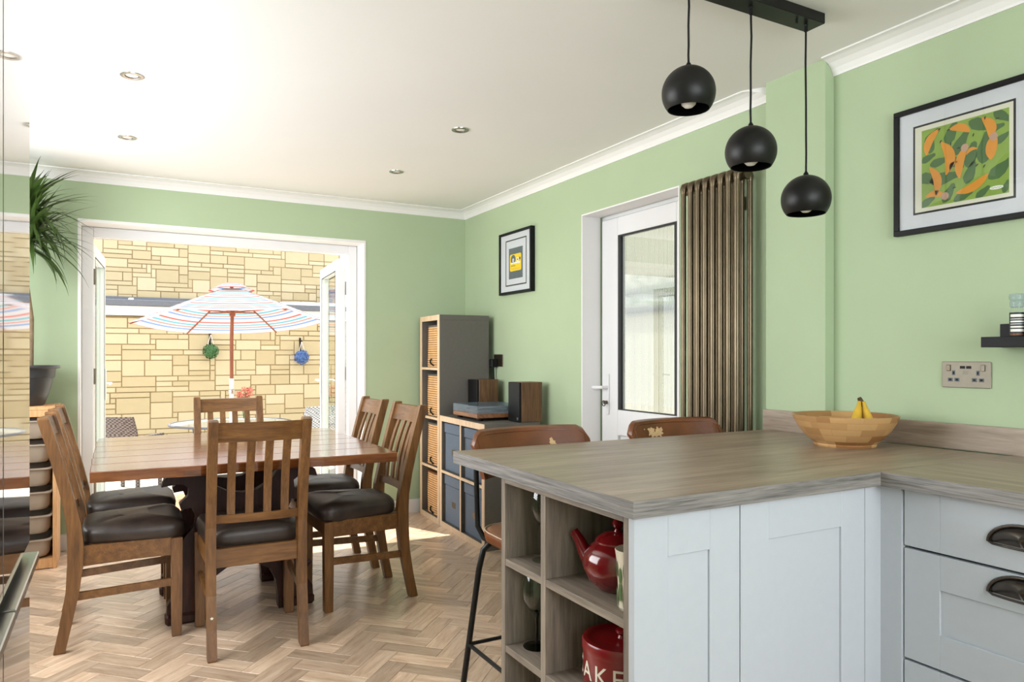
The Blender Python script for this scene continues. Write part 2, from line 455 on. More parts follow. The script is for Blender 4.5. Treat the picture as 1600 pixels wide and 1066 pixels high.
# ------------------------------------------------------------------ mesh builders
class MB:
    def __init__(self):
        self.v, self.f = [], []
        self.uv = None
    def add(self, vs_, fs_, mtx=None):
        b = len(self.v)
        for p in vs_:
            p = Vector(p)
            self.v.append(tuple(mtx @ p) if mtx else tuple(p))
        for f in fs_:
            self.f.append(tuple(b + i for i in f))
        return self
    def box(self, x0, x1, y0, y1, z0, z1, mtx=None):
        vs_ = [(x, y, z) for z in (z0, z1) for y in (y0, y1) for x in (x0, x1)]
        return self.add(vs_, [(0, 2, 3, 1), (4, 5, 7, 6), (0, 1, 5, 4), (2, 6, 7, 3), (0, 4, 6, 2), (1, 3, 7, 5)], mtx)
    def cbox(self, x0, x1, y0, y1, z0, z1, c=0.002, mtx=None):
        """box with chamfered edges (24 vertices)"""
        vs_, idx = [], {}
        xs, ys, zs = (x0, x1), (y0, y1), (z0, z1)
        for i in (0, 1):
            for j in (0, 1):
                for k in (0, 1):
                    s = [1 if q == 0 else -1 for q in (i, j, k)]
                    P = [xs[i], ys[j], zs[k]]
                    for a in range(3):
                        q = [P[t] + (s[t] * c if t != a else 0) for t in range(3)]
                        idx[(i, j, k, a)] = len(vs_)
                        vs_.append(q)
        fs_ = []
        for a in range(3):
            b, d = [t for t in range(3) if t != a]
            for sgn in (0, 1):
                loop = []
                for (p, q) in ((0, 0), (1, 0), (1, 1), (0, 1)):
                    t = [0, 0, 0]
                    t[a], t[b], t[d] = sgn, p, q
                    loop.append(idx[(t[0], t[1], t[2], a)])
                fs_.append(tuple(loop))
            for p in (0, 1):          # edge strips along axis a
                for q in (0, 1):
                    e = []
                    for sgn in (0, 1):
                        t = [0, 0, 0]
                        t[a], t[b], t[d] = sgn, p, q
                        e.append((idx[(t[0], t[1], t[2], b)], idx[(t[0], t[1], t[2], d)]))
                    fs_.append((e[0][0], e[0][1], e[1][1], e[1][0]))
        for i in (0, 1):
            for j in (0, 1):
                for k in (0, 1):
                    fs_.append((idx[(i, j, k, 0)], idx[(i, j, k, 1)], idx[(i, j, k, 2)]))
        return self.add(vs_, fs_, mtx)
    def tube(self, pts, r, n=10, cap=True):
        """round tube along a polyline; r number or list"""
        pts = [Vector(p) for p in pts]
        rr = r if isinstance(r, (list, tuple)) else [r] * len(pts)
        rings = []
        t0 = (pts[1] - pts[0]).normalized()
        up = Vector((0, 0, 1)) if abs(t0.z) < 0.9 else Vector((1, 0, 0))
        a = t0.cross(up).normalized()
        for i, p in enumerate(pts):
            if i == 0: t = pts[1] - pts[0]
            elif i == len(pts) - 1: t = pts[-1] - pts[-2]
            else: t = (pts[i + 1] - pts[i]).normalized() + (pts[i] - pts[i - 1]).normalized()
            t.normalize()
            a = (a - t * a.dot(t)).normalized()
            b = t.cross(a)
            rings.append([p + (a * math.cos(2 * math.pi * k / n) + b * math.sin(2 * math.pi * k / n)) * rr[i] for k in range(n)])
        return self.rings(rings, cap)
    def rings(self, rings, cap=True, closed=True):
        n = len(rings[0])
        vs_ = [p for r_ in rings for p in r_]
        fs_ = []
        for i in range(len(rings) - 1):
            for k in range(n if closed else n - 1):
                k2 = (k + 1) % n
                fs_.append((i * n + k, i * n + k2, (i + 1) * n + k2, (i + 1) * n + k))
        if cap:
            fs_.append(tuple(range(n))[::-1])
            fs_.append(tuple((len(rings) - 1) * n + k for k in range(n)))
        return self.add(vs_, fs_)
    def lathe(self, prof, n=32, c=(0, 0, 0), cap=False, mtx=None):
        """profile of (r, z) turned about z"""
        vs_, fs_ = [], []
        for (r, z) in prof:
            for k in range(n):
                a = 2 * math.pi * k / n
                vs_.append((c[0] + r * math.cos(a), c[1] + r * math.sin(a), c[2] + z))
        for i in range(len(prof) - 1):
            for k in range(n):
                k2 = (k + 1) % n
                fs_.append((i * n + k, i * n + k2, (i + 1) * n + k2, (i + 1) * n + k))
        if cap:
            fs_.append(tuple(range(n))[::-1])
            fs_.append(tuple((len(prof) - 1) * n + k for k in range(n)))
        return self.add(vs_, fs_, mtx)
    def prism(self, poly, t0, t1, plane='XZ', mtx=None):
        """polygon extruded between t0 and t1 on the third axis"""
        def P(a, b, t):
            return {'XZ': (a, t, b), 'XY': (a, b, t), 'YZ': (t, a, b)}[plane]
        n = len(poly)
        vs_ = [P(a, b, t0) for a, b in poly] + [P(a, b, t1) for a, b in poly]
        fs_ = [tuple(range(n))[::-1], tuple(range(n, 2 * n))]
        for i in range(n):
            j = (i + 1) % n
            fs_.append((i, j, n + j, n + i))
        return self.add(vs_, fs_, mtx)

def mesh_obj(name, mb, mat, parent=None, smooth=False, off=None, auto=None):
    me = bpy.data.meshes.new(name)
    vs_ = mb.v
    if off is not None:
        ox, oy, oz = off
        vs_ = [(x - ox, y - oy, z - oz) for x, y, z in vs_]
    me.from_pydata(vs_, [], mb.f)
    bm = bmesh.new()
    bm.from_mesh(me)
    bmesh.ops.recalc_face_normals(bm, faces=bm.faces)
    bm.to_mesh(me)
    bm.free()
    me.materials.append(mat)
    if smooth:
        for p in me.polygons:
            p.use_smooth = True
        if auto is not None:
            me.set_sharp_from_angle(angle=R(auto))
    o = bpy.data.objects.new(name, me)
    COL.objects.link(o)
    if parent is not None:
        o.parent = parent
    return o

def tag(o, label=None, cat=None, group=None, kind=None):
    if label: o['label'] = label
    if cat: o['category'] = cat
    if group: o['group'] = group
    if kind: o['kind'] = kind
    return o

class Thing:
    """an Empty at the thing's base; parts given in local (or world) coordinates"""
    def __init__(self, name, label, cat, loc=(0, 0, 0), rotz=0.0, group=None, kind=None):
        self.o = bpy.data.objects.new(name, None)
        self.o.empty_display_size = 0.1
        COL.objects.link(self.o)
        self.o.location = loc
        self.o.rotation_euler = (0, 0, rotz)
        self.loc = loc
        tag(self.o, label, cat, group, kind)
    def part(self, name, mb, mat, world=False, parent=None, smooth=False, auto=40, label=None):
        o = mesh_obj(name, mb, M[mat], parent or self.o, smooth, self.loc if world else None, auto if smooth else None)
        if label: o['label'] = label
        return o

def copy_tree(o, parent=None):
    c = o.copy()
    COL.objects.link(c)
    c.parent = parent
    for ch in list(o.children):
        copy_tree(ch, c)
    return c

def struct(name, mb, mat, parent=None, smooth=False, label=None):
    o = mesh_obj(name, mb, M[mat], parent, smooth, None, 40 if smooth else None)
    if parent is None:
        o['kind'] = 'structure'
    if label: o['label'] = label
    return o

def set_rnd(me, vals):
    a = me.attributes.new('rnd', 'FLOAT', 'POINT')
    a.data.foreach_set('value', vals)

# ------------------------------------------------------------------ the room
WR, WB, CEIL = 2.47, 5.282, 2.365        # right wall, back wall, ceiling
WL, WF = -0.95, -1.80                    # left wall, rear wall (behind the camera)
TH = 0.28
struct('floor', MB().box(WL - TH, WR + 0.2, WF - TH, WB + TH, -0.12, -0.006), 'floor_base', label='oak herringbone floor')
FLOOR = bpy.data.objects['floor']

# herringbone planks, aligned with the photographed zigzag
def planks():
    L, W = 0.250, 0.0825
    u = Vector((1, -1)) / math.sqrt(2)
    v = Vector((-1, -1)) / math.sqrt(2)
    org = Vector((1.011, 2.812))
    t1, t2 = (u + v) * W, (u - v) * L
    g, ch, th = 0.0006, 0.0009, 0.006
    def rect(a0, a1, b0, b1):
        return a0, a1, b0, b1
    mine, rest = [], []
    for i in range(-90, 90):
        for j in range(-20, 20):
            base = org + t1 * i + t2 * j
            for hv in (0, 1):
                if hv == 0:
                    c = base + u * (L / 2) + v * (W / 2)
                    ang = math.atan2(u.y, u.x)
                else:
                    c = base + u * (W / 2) + v * (W + L / 2)
                    ang = math.atan2(v.y, v.x)
                if not (WL - 0.1 < c.x < WR + 0.05 and WF - 0.1 < c.y < WB + 0.25):
                    continue
                if c.y > WB and not (-0.2 < c.x < 1.64):
                    continue
                # how large it shows in the picture
                d = c.x * math.sin(R(YAW)) + c.y * math.cos(R(YAW))
                px = py = -1
                if d > 0.3:
                    px = 800 + F_PX * (c.x * math.cos(R(YAW)) - c.y * math.sin(R(YAW))) / d
                    py = HORIZON + F_PX * CAM_H / d
                inview = 44 < px < 800 and py < 1080 and not (c.x > 0.98 and c.y < 1.86)
                (mine if inview else rest).append((d if inview else 99, c.x, c.y, ang))
    mine.sort()
    rest += mine[300:]
    mine = mine[:300]
    mb = MB()
    x0, x1, y0, y1 = -L / 2 + g, L / 2 - g, -W / 2 + g, W / 2 - g
    def plank_mesh(mb, mtx=None):
        vs_ = [(x0, y0, -th), (x1, y0, -th), (x1, y1, -th), (x0, y1, -th),
               (x0, y0, -ch), (x1, y0, -ch), (x1, y1, -ch), (x0, y1, -ch),
               (x0 + ch, y0 + ch, 0), (x1 - ch, y0 + ch, 0), (x1 - ch, y1 - ch, 0), (x0 + ch, y1 - ch, 0)]
        fs_ = [(8, 9, 10, 11)]
        for a in (0, 4):
            for k in range(4):
                k2 = (k + 1) % 4
                fs_.append((a + k, a + k2, a + 4 + k2, a + 4 + k))
        mb.add(vs_, fs_, mtx)
        return vs_
    loc = plank_mesh(mb)
    me = bpy.data.meshes.new('plank')
    me.from_pydata(mb.v, [], mb.f)
    uvl = me.uv_layers.new(name='UVMap')
    for lp in me.loops:
        p = me.vertices[lp.vertex_index].co
        uvl.data[lp.index].uv = (p.x, p.y)
    me.materials.append(M['plank'])
    for (d, x, y, a) in mine:
        o = bpy.data.objects.new('plank', me)
        o.location = (x, y, 0)
        o.rotation_euler = (0, 0, a)
        o.parent = FLOOR
        COL.objects.link(o)
    big, rnd, uvs = MB(), [], []
    for (d, x, y, a) in rest:
        plank_mesh(big, Matrix.Translation((x, y, 0)) @ Matrix.Rotation(a, 4, 'Z'))
        r_ = random.random()
        rnd += [r_] * 12
        uvs += [(p[0], p[1]) for p in loc]
    me2 = bpy.data.meshes.new('plank_field')
    me2.from_pydata(big.v, [], big.f)
    set_rnd(me2, rnd)
    uvl = me2.uv_layers.new(name='UVMap')
    for lp in me2.loops:
        uvl.data[lp.index].uv = uvs[lp.vertex_index]
    me2.materials.append(M['plank'])
    o = bpy.data.objects.new('plank_field', me2)
    o.parent = FLOOR
    o['kind'] = 'stuff'
    COL.objects.link(o)
planks()

# back wall with the garden door opening
DX0, DX1, DZ = -0.20, 1.64, 2.06
b = MB()
b.box(WL - TH, DX0, WB, WB + TH, 0, CEIL).box(DX1, WR + 0.2, WB, WB + TH, 0, CEIL).box(DX0, DX1, WB, WB + TH, DZ, CEIL)
struct('wall_back', b, 'green', label='sage green wall around the open garden doors')
# right wall with the side door opening, and the narrow pier that stands proud of it
RY0, RY1, RZ = 2.762, 3.625, 2.06
b = MB()
b.box(WR, WR + 0.2, WF, RY0, 0, CEIL).box(WR, WR + 0.2, RY1, WB, 0, CEIL).box(WR, WR + 0.2, RY0, RY1, RZ, CEIL)
wr = struct('wall_right', b, 'green', label='sage green wall with radiator, side door and pictures')
struct('pier', MB().box(2.42, WR + 0.01, 1.879, 2.171, 0, CEIL), 'green', wr)
LY0, LY1, LZ0, LZ1 = 2.05, 4.65, 0.88, 2.12
b = MB()
b.box(WL - TH, WL, WF, LY0, 0, CEIL).box(WL - TH, WL, LY1, WB, 0, CEIL).box(WL - TH, WL, LY0, LY1, 0, LZ0).box(WL - TH, WL, LY0, LY1, LZ1, CEIL)
struct('wall_left', b, 'green')
w2 = struct('added_window_2', MB().box(WL - 0.2, WL - 0.14, LY0, LY1, LZ0, LZ0 + 0.06).box(WL - 0.2, WL - 0.14, LY0, LY1, LZ1 - 0.06, LZ1)
            .box(WL - 0.2, WL - 0.14, LY0, LY0 + 0.06, LZ0 + 0.06, LZ1 - 0.06).box(WL - 0.2, WL - 0.14, LY1 - 0.06, LY1, LZ0 + 0.06, LZ1 - 0.06)
            .box(WL - 0.2, WL - 0.14, 3.32, 3.38, LZ0 + 0.06, LZ1 - 0.06), 'upvc')  # window added out of view in the left wall to brighten the room
struct('pane', MB().box(WL - 0.175, WL - 0.165, LY0 + 0.06, 3.32, LZ0 + 0.06, LZ1 - 0.06), 'glass', w2)
struct('pane', MB().box(WL - 0.175, WL - 0.165, 3.38, LY1 - 0.06, LZ0 + 0.06, LZ1 - 0.06), 'glass', w2)
KX0, KX1, KZ0, KZ1 = -0.45, 1.95, 0.98, 2.26
b = MB()
b.box(WL - TH, KX0, WF - TH, WF, 0, CEIL).box(KX1, WR + 0.2, WF - TH, WF, 0, CEIL)
b.box(KX0, KX1, WF - TH, WF, 0, KZ0).box(KX0, KX1, WF - TH, WF, KZ1, CEIL)
struct('wall_rear', b, 'green')
w1 = struct('added_window_1', MB().box(KX0, KX1, WF - 0.2, WF - 0.14, KZ0, KZ0 + 0.06).box(KX0, KX1, WF - 0.2, WF - 0.14, KZ1 - 0.06, KZ1)
            .box(KX0, KX0 + 0.06, WF - 0.2, WF - 0.14, KZ0 + 0.06, KZ1 - 0.06).box(KX1 - 0.06, KX1, WF - 0.2, WF - 0.14, KZ0 + 0.06, KZ1 - 0.06)
            .box(0.72, 0.78, WF - 0.2, WF - 0.14, KZ0 + 0.06, KZ1 - 0.06), 'upvc')  # unseen window, added behind the camera for more daylight
struct('pane', MB().box(KX0 + 0.06, 0.72, WF - 0.175, WF - 0.165, KZ0 + 0.06, KZ1 - 0.06), 'glass', w1)
struct('pane', MB().box(0.78, KX1 - 0.06, WF - 0.175, WF - 0.165, KZ0 + 0.06, KZ1 - 0.06), 'glass', w1)
struct('ceiling', MB().box(WL - TH, WR + 0.2, WF - TH, WB + TH, CEIL, CEIL + 0.2), 'ceiling', label='white painted ceiling')

# coving: concave profile, p = distance from wall, q = drop from ceiling
COVE = [(0, 0.062), (0.006, 0.062), (0.008, 0.054), (0.018, 0.036), (0.036, 0.018), (0.056, 0.009), (0.064, 0.007), (0.076, 0.006), (0.076, 0.0), (0, 0)]
def cove(name, a, bpt, inward, cut0=0.0, cut1=0.0):
    """a, bpt on the wall line; cut = how far the ceiling edge of that end is pulled back"""
    a, bpt, inward = Vector(a), Vector(bpt), Vector(inward)
    t = (bpt - a).normalized()
    r0, r1 = [], []
    for p, q in COVE:
        r0.append(tuple((a + inward * p + t * (cut0 * p / 0.076)).to_3d() + Vector((0, 0, CEIL - q))))
        r1.append(tuple((bpt + inward * p - t * (cut1 * p / 0.076)).to_3d() + Vector((0, 0, CEIL - q))))
    m = MB()
    m.rings([r0, r1])
    return struct(name, m, 'white')
cove('trim_1', (WL, WB), (WR, WB), (0, -1), 0, 0.076)
cove('trim_2', (WR, WB), (WR, 2.172), (-1, 0), 0.076, 0.11)
cove('trim_3', (WR, 1.878), (WR, WF), (-1, 0))
cove('trim_4', (WL, WF), (WL, WB), (1, 0))
# skirting
struct('baseboard_back', MB().box(DX1 + 0.0, WR, WB - 0.016, WB, 0, 0.10).box(WL, DX0, WB - 0.016, WB, 0, 0.10), 'white')
struct('baseboard_right', MB().box(WR - 0.016, WR, RY1, WB - 0.016, 0, 0.10).box(WR - 0.016, WR, 2.18, RY0, 0, 0.10), 'white')
struct('baseboard_left', MB().box(WL, WL + 0.016, WF, WB - 0.016, 0, 0.10), 'white')

# white plaster reveal lining of both door openings
b = MB()
e = 0.008
b.box(DX0, DX0 + e, WB - 0.004, 5.455, 0, DZ).box(DX1 - e, DX1, WB - 0.004, 5.455, 0, DZ).box(DX0 + e, DX1 - e, WB - 0.004, 5.455, DZ - e, DZ)
b.box(DX0 - 0.006, DX0, WB - 0.004, WB, 0, DZ + 0.012).box(DX1, DX1 + 0.006, WB - 0.004, WB, 0, DZ + 0.012).box(DX0, DX1, WB - 0.004, WB, DZ, DZ + 0.012)
struct('trim_5', b, 'white', label='white plaster reveal of the garden door opening')
b = MB()
b.box(WR - 0.003, 2.60, RY1 - e, RY1, 0, RZ).box(WR - 0.003, 2.60, RY0, RY0 + e, 0, RZ).box(WR - 0.003, 2.60, RY0 + e, RY1 - e, RZ - e, RZ)
struct('trim_6', b, 'white', label='white plaster reveal of the side door')

# ------------------------------------------------------------------ garden doors (open outwards)
d1 = Thing('door_1', 'white french doors standing open onto the patio', None, (0.72, 5.455, 0), kind='structure')
FY0, FY1 = 5.455, 5.525
b = MB()
b.cbox(DX0 + e, DX0 + 0.075, FY0, FY1, 0, DZ - e, 0.004).cbox(DX1 - 0.075, DX1 - e, FY0, FY1, 0, DZ - e, 0.004)
b.cbox(DX0 + 0.075, DX1 - 0.075, FY0, FY1, DZ - 0.075, DZ - e, 0.004).cbox(DX0 + 0.075, DX1 - 0.075, FY0, FY1, -0.02, 0.025, 0.004)
d1.part('door_frame', b, 'upvc', world=True)
def leaf(side):
    # local: x along leaf from hinge, y thickness, z up
    Wd, Hd, t = 0.84, 1.93, 0.062
    s = 0.085
    b = MB()
    b.cbox(0, s, 0, t, 0, Hd, 0.005).cbox(Wd - s, Wd, 0, t, 0, Hd, 0.005).cbox(s, Wd - s, 0, t, Hd - s, Hd, 0.005).cbox(s, Wd - s, 0, t, 0, 0.12, 0.005)
    if side < 0:
        mt = Matrix.Translation((DX0 + 0.076, 5.53, 0.03)) @ Matrix.Rotation(R(86), 4, 'Z')
        flip = Matrix.Identity(4)
        yy = -1
    else:
        mt = Matrix.Translation((DX1 - 0.076, 5.53, 0.03)) @ Matrix.Rotation(R(85), 4, 'Z') @ Matrix.Translation((0, 0, 0))
        yy = 1
    def tr(m):
        m2 = MB()
        m2.v = [tuple(mt @ Vector(p)) for p in m.v]
        m2.f = m.f
        return m2
    lf = d1.part('door_leaf', tr(b), 'upvc', world=True)
    d1.part('pane', tr(MB().box(s, Wd - s, t * 0.42, t * 0.55, 0.12, Hd - s)), 'glass', world=True, parent=lf)
    g = MB()
    for yv in (-0.001, t + 0.001):
        g.box(s, s + 0.008, yv - 0.001, yv + 0.001, 0.12, Hd - s).box(Wd - s - 0.008, Wd - s, yv - 0.001, yv + 0.001, 0.12, Hd - s)
        g.box(s, Wd - s, yv - 0.001, yv + 0.001, 0.12, 0.128).box(s, Wd - s, yv - 0.001, yv + 0.001, Hd - s - 0.008, Hd - s)
    d1.part('gasket', tr(g), 'rubber', world=True, parent=lf)
    for sgn, y0 in ((-1, 0), (1, t)):
        h = MB()
        xh = Wd - 0.045
        h.cbox(xh - 0.014, xh + 0.014, min(y0, y0 + sgn * 0.009), max(y0, y0 + sgn * 0.009), 0.84, 1.08, 0.003)
        yv = y0 + sgn * 0.04
        h.tube([(xh, y0 + sgn * 0.005, 0.97), (xh, yv, 0.97), (xh - 0.01, yv + sgn * 0.004, 0.97), (xh - 0.11, yv, 0.966)], 0.008, 8)
        d1.part('handle', tr(h), 'upvc', world=True, parent=lf, smooth=True)
    for zh in (0.25, 1.0, 1.66):
        hg = MB()
        hg.cbox(-0.006, 0.05, -0.006, 0.0, zh, zh + 0.085, 0.002)
        hg.tube([(-0.006, -0.006, zh - 0.01), (-0.006, -0.006, zh + 0.095)], 0.009, 8)
        for zz in (0.012, 0.03, 0.055, 0.073):
            hg.tube([(0.03, -0.008, zh + zz), (0.03, -0.005, zh + zz)], 0.004, 6)
        d1.part('hinge', tr(hg), 'steel', world=True, parent=lf)
leaf(-1)
leaf(1)

# ------------------------------------------------------------------ side door with reeded glass
d2 = Thing('door_2', 'white side door with a tall reeded glass pane', None, (2.60, 3.19, 0), kind='structure')
x0, x1 = 2.60, 2.66
ya, yb, zt = RY0 + 0.01, RY1 - 0.018, 2.035
d2.part('door_frame', MB().box(x0 + 0.02, x1 + 0.01, yb, RY1, 0, RZ).box(x0 + 0.02, x1 + 0.01, ya - 0.012, ya, 0, RZ).box(x0 + 0.02, x1 + 0.01, ya, yb, zt, RZ), 'upvc', world=True)
gy0, gy1, gz0, gz1 = ya + 0.16, 3.445, 0.89, 1.922
b = MB()
b.cbox(x0, x1, gy1, yb - 0.006, 0.02, zt - 0.006, 0.004).cbox(x0, x1, ya, gy0, 0.02, zt - 0.006, 0.004)
b.cbox(x0, x1, gy0, gy1, gz1, zt - 0.006, 0.004).cbox(x0, x1, gy0, gy1, 0.74, gz0, 0.004).cbox(x0, x1, gy0, gy1, 0.02, 0.2, 0.004)
lf2 = d2.part('door_leaf', b, 'upvc', world=True)
d2.part('lower_panel', MB().cbox(x0 + 0.018, x1 - 0.015, gy0, gy1, 0.2, 0.74, 0.006), 'upvc', world=True, parent=lf2)
d2.part('gasket', MB().box(x0 + 0.004, x0 + 0.022, gy1 - 0.026, gy1, gz0, gz1).box(x0 + 0.004, x0 + 0.018, gy0, gy1 - 0.026, gz1 - 0.010, gz1)
        .box(x0 + 0.004, x0 + 0.018, gy0, gy1 - 0.026, gz0, gz0 + 0.006).box(x0 + 0.004, x0 + 0.018, gy0, gy0 + 0.02, gz0 + 0.006, gz1 - 0.01), 'rubber', world=True, parent=lf2)
d2.part('pane', MB().box(x0 + 0.020, x0 + 0.024, gy0, gy1, gz0, gz1), 'glass_bright', world=True, parent=lf2)
rb, rl = MB(), MB()
yy = gy0
while yy < gy1 - 0.011:
    rr = []
    for zz in (gz0, gz1):
        rr.append([(x0 + 0.028 + 0.005 * math.sin(math.pi * k / 6), yy + 0.0125 * k / 6, zz) for k in range(7)])
    rb.rings(rr, cap=False, closed=False)
    rl.box(x0 + 0.0265, x0 + 0.028, yy - 0.0012, yy + 0.0012, gz0, gz1)
    yy += 0.0125
d2.part('reeded_sheet', rb, 'reeded', world=True, parent=lf2, smooth=True)
d2.part('reed_shade_lines', rl, 'reed_line', world=True, parent=lf2)  # grey strips stand in for the dark refraction lines between reeds
h = MB()
h.cbox(x0 - 0.008, x0, 3.522, 3.548, 0.855, 1.10, 0.003)
h.tube([(x0 - 0.004, 3.535, 1.02), (x0 - 0.048, 3.535, 1.02), (x0 - 0.055, 3.545, 1.02), (x0 - 0.055, 3.62, 1.017)], [0.011, 0.01, 0.010, 0.011], 8)
d2.part('handle', h, 'upvc', world=True, parent=lf2, smooth=True)
d2.part('key', MB().tube([(x0 - 0.012, 3.535, 0.93), (x0 - 0.03, 3.535, 0.93)], 0.011, 10)
        .tube([(x0 - 0.034, 3.535 + 0.016 * math.cos(a), 0.925 + 0.016 * math.sin(a)) for a in [k * math.pi / 6 for k in range(13)]], 0.003, 6), 'dark_steel', world=True, parent=lf2, smooth=True)

# ------------------------------------------------------------------ dining table
tb = Thing('dining_table', 'rustic varnished plank dining table on a dark carved trestle base', 'table', (0.525, 3.80, 0))
tx0, tx1, ty0, ty1, tz0, tz1 = -0.085, 1.13, 3.15, 4.45, 0.727, 0.77
nb = 6
rg = random.Random(3)
for i in range(nb):
    y0 = ty0 + (ty1 - ty0) * i / nb + 0.0012
    y1 = ty0 + (ty1 - ty0) * (i + 1) / nb - 0.0012
    nseg = 22
    top, seed = [], rg.random() * 9
    poly = []
    r_ = 0.07
    def edge(t, k):
        return 0.006 * math.sin(9 * t + seed + k) + 0.004 * math.sin(23 * t + 2 * seed + k)
    for k in range(nseg + 1):
        x = tx0 + (tx1 - tx0) * k / nseg
        poly.append((x, y0 + (edge(x, 0) if i == 0 else 0)))
    if i == nb - 1:
        poly += [(tx1 + 0.002, y1 - 0.09), (tx1 - 0.012, y1 - 0.04), (tx1 - 0.05, y1 - 0.008)]
        for k in range(nseg - 2, 1, -1):
            x = tx0 + (tx1 - tx0) * k / nseg
            poly.append((x, y1 + edge(x, 3)))
        poly += [(tx0 + 0.03, y1 - 0.006), (tx0 + 0.006, y1 - 0.035)]
    else:
        for k in range(nseg, -1, -1):
            x = tx0 + (tx1 - tx0) * k / nseg
            poly.append((x + (rg.uniform(-.004, .004) if k in (0, nseg) else 0), y1))
    m = MB()
    ins = 0.003
    cx, cy = sum(p[0] for p in poly) / len(poly), sum(p[1] for p in poly) / len(poly)
    pin = [(x + (ins if x < cx else -ins) * (1 if (x < tx0 + 0.02 or x > tx1 - 0.02) else 0), y + (ins if y < cy else -ins)) for x, y in poly]
    lo = [(x, y + (0.01 if (i == 0 and y < cy) else 0), tz0) for x, y in poly]
    m.rings([lo, [(x, y, tz1 - ins) for x, y in poly], [(x, y, tz1) for x, y in pin]])
    tb.part('board', m, 'tabletop', world=True)

# carved trestle outline: half profile (x offset from centre, z), mirrored
HP = [(0.0, 0.235), (0.07, 0.228), (0.12, 0.195), (0.148, 0.14), (0.158, 0.07), (0.162, 0.0), (0.312, 0.0), (0.325, 0.03), (0.322, 0.09), (0.290, 0.135),
      (0.284, 0.16), (0.318, 0.205), (0.284, 0.195), (0.262, 0.215), (0.272, 0.27), (0.278, 0.33), (0.25, 0.39), (0.215, 0.43), (0.204, 0.475),
      (0.222, 0.52), (0.265, 0.515), (0.272, 0.54), (0.235, 0.575), (0.232, 0.61), (0.262, 0.632), (0.345, 0.622), (0.335, 0.655), (0.285, 0.70), (0.27, 0.727),
      (0.175, 0.727), (0.16, 0.67), (0.12, 0.61), (0.06, 0.578), (0.0, 0.57)]
for yc in (3.60, 4.06):
    m = MB()
    right = [(0.525 + x, z) for x, z in HP]
    left = [(0.525 - x, z) for x, z in HP][::-1]
    # three quads-ish prisms keep the outline clean: build the two mirrored halves
    m.prism(right, yc - 0.026, yc + 0.026)
    m.prism(left, yc - 0.026, yc + 0.026)
    tr = tb.part('trestle', m, 'trestle', world=True)
    for sx in (-1, 1):
        f = MB()
        xa = 0.525 + sx * 0.245
        f.cbox(xa - 0.085, xa + 0.085, yc - 0.04, yc + 0.04, 0, 0.05, 0.012)
        tb.part('foot_block', f, 'trestle', world=True, parent=tr)
tb.part('stretcher', MB().cbox(0.50, 0.55, 3.626, 4.034, 0.30, 0.42, 0.006), 'trestle', world=True)
tb.part('cleat', MB().cbox(0.10, 0.95, 3.555, 3.645, 0.713, 0.727, 0.003), 'trestle', world=True)
tb.part('cleat', MB().cbox(0.10, 0.95, 4.015, 4.105, 0.713, 0.727, 0.003), 'trestle', world=True)

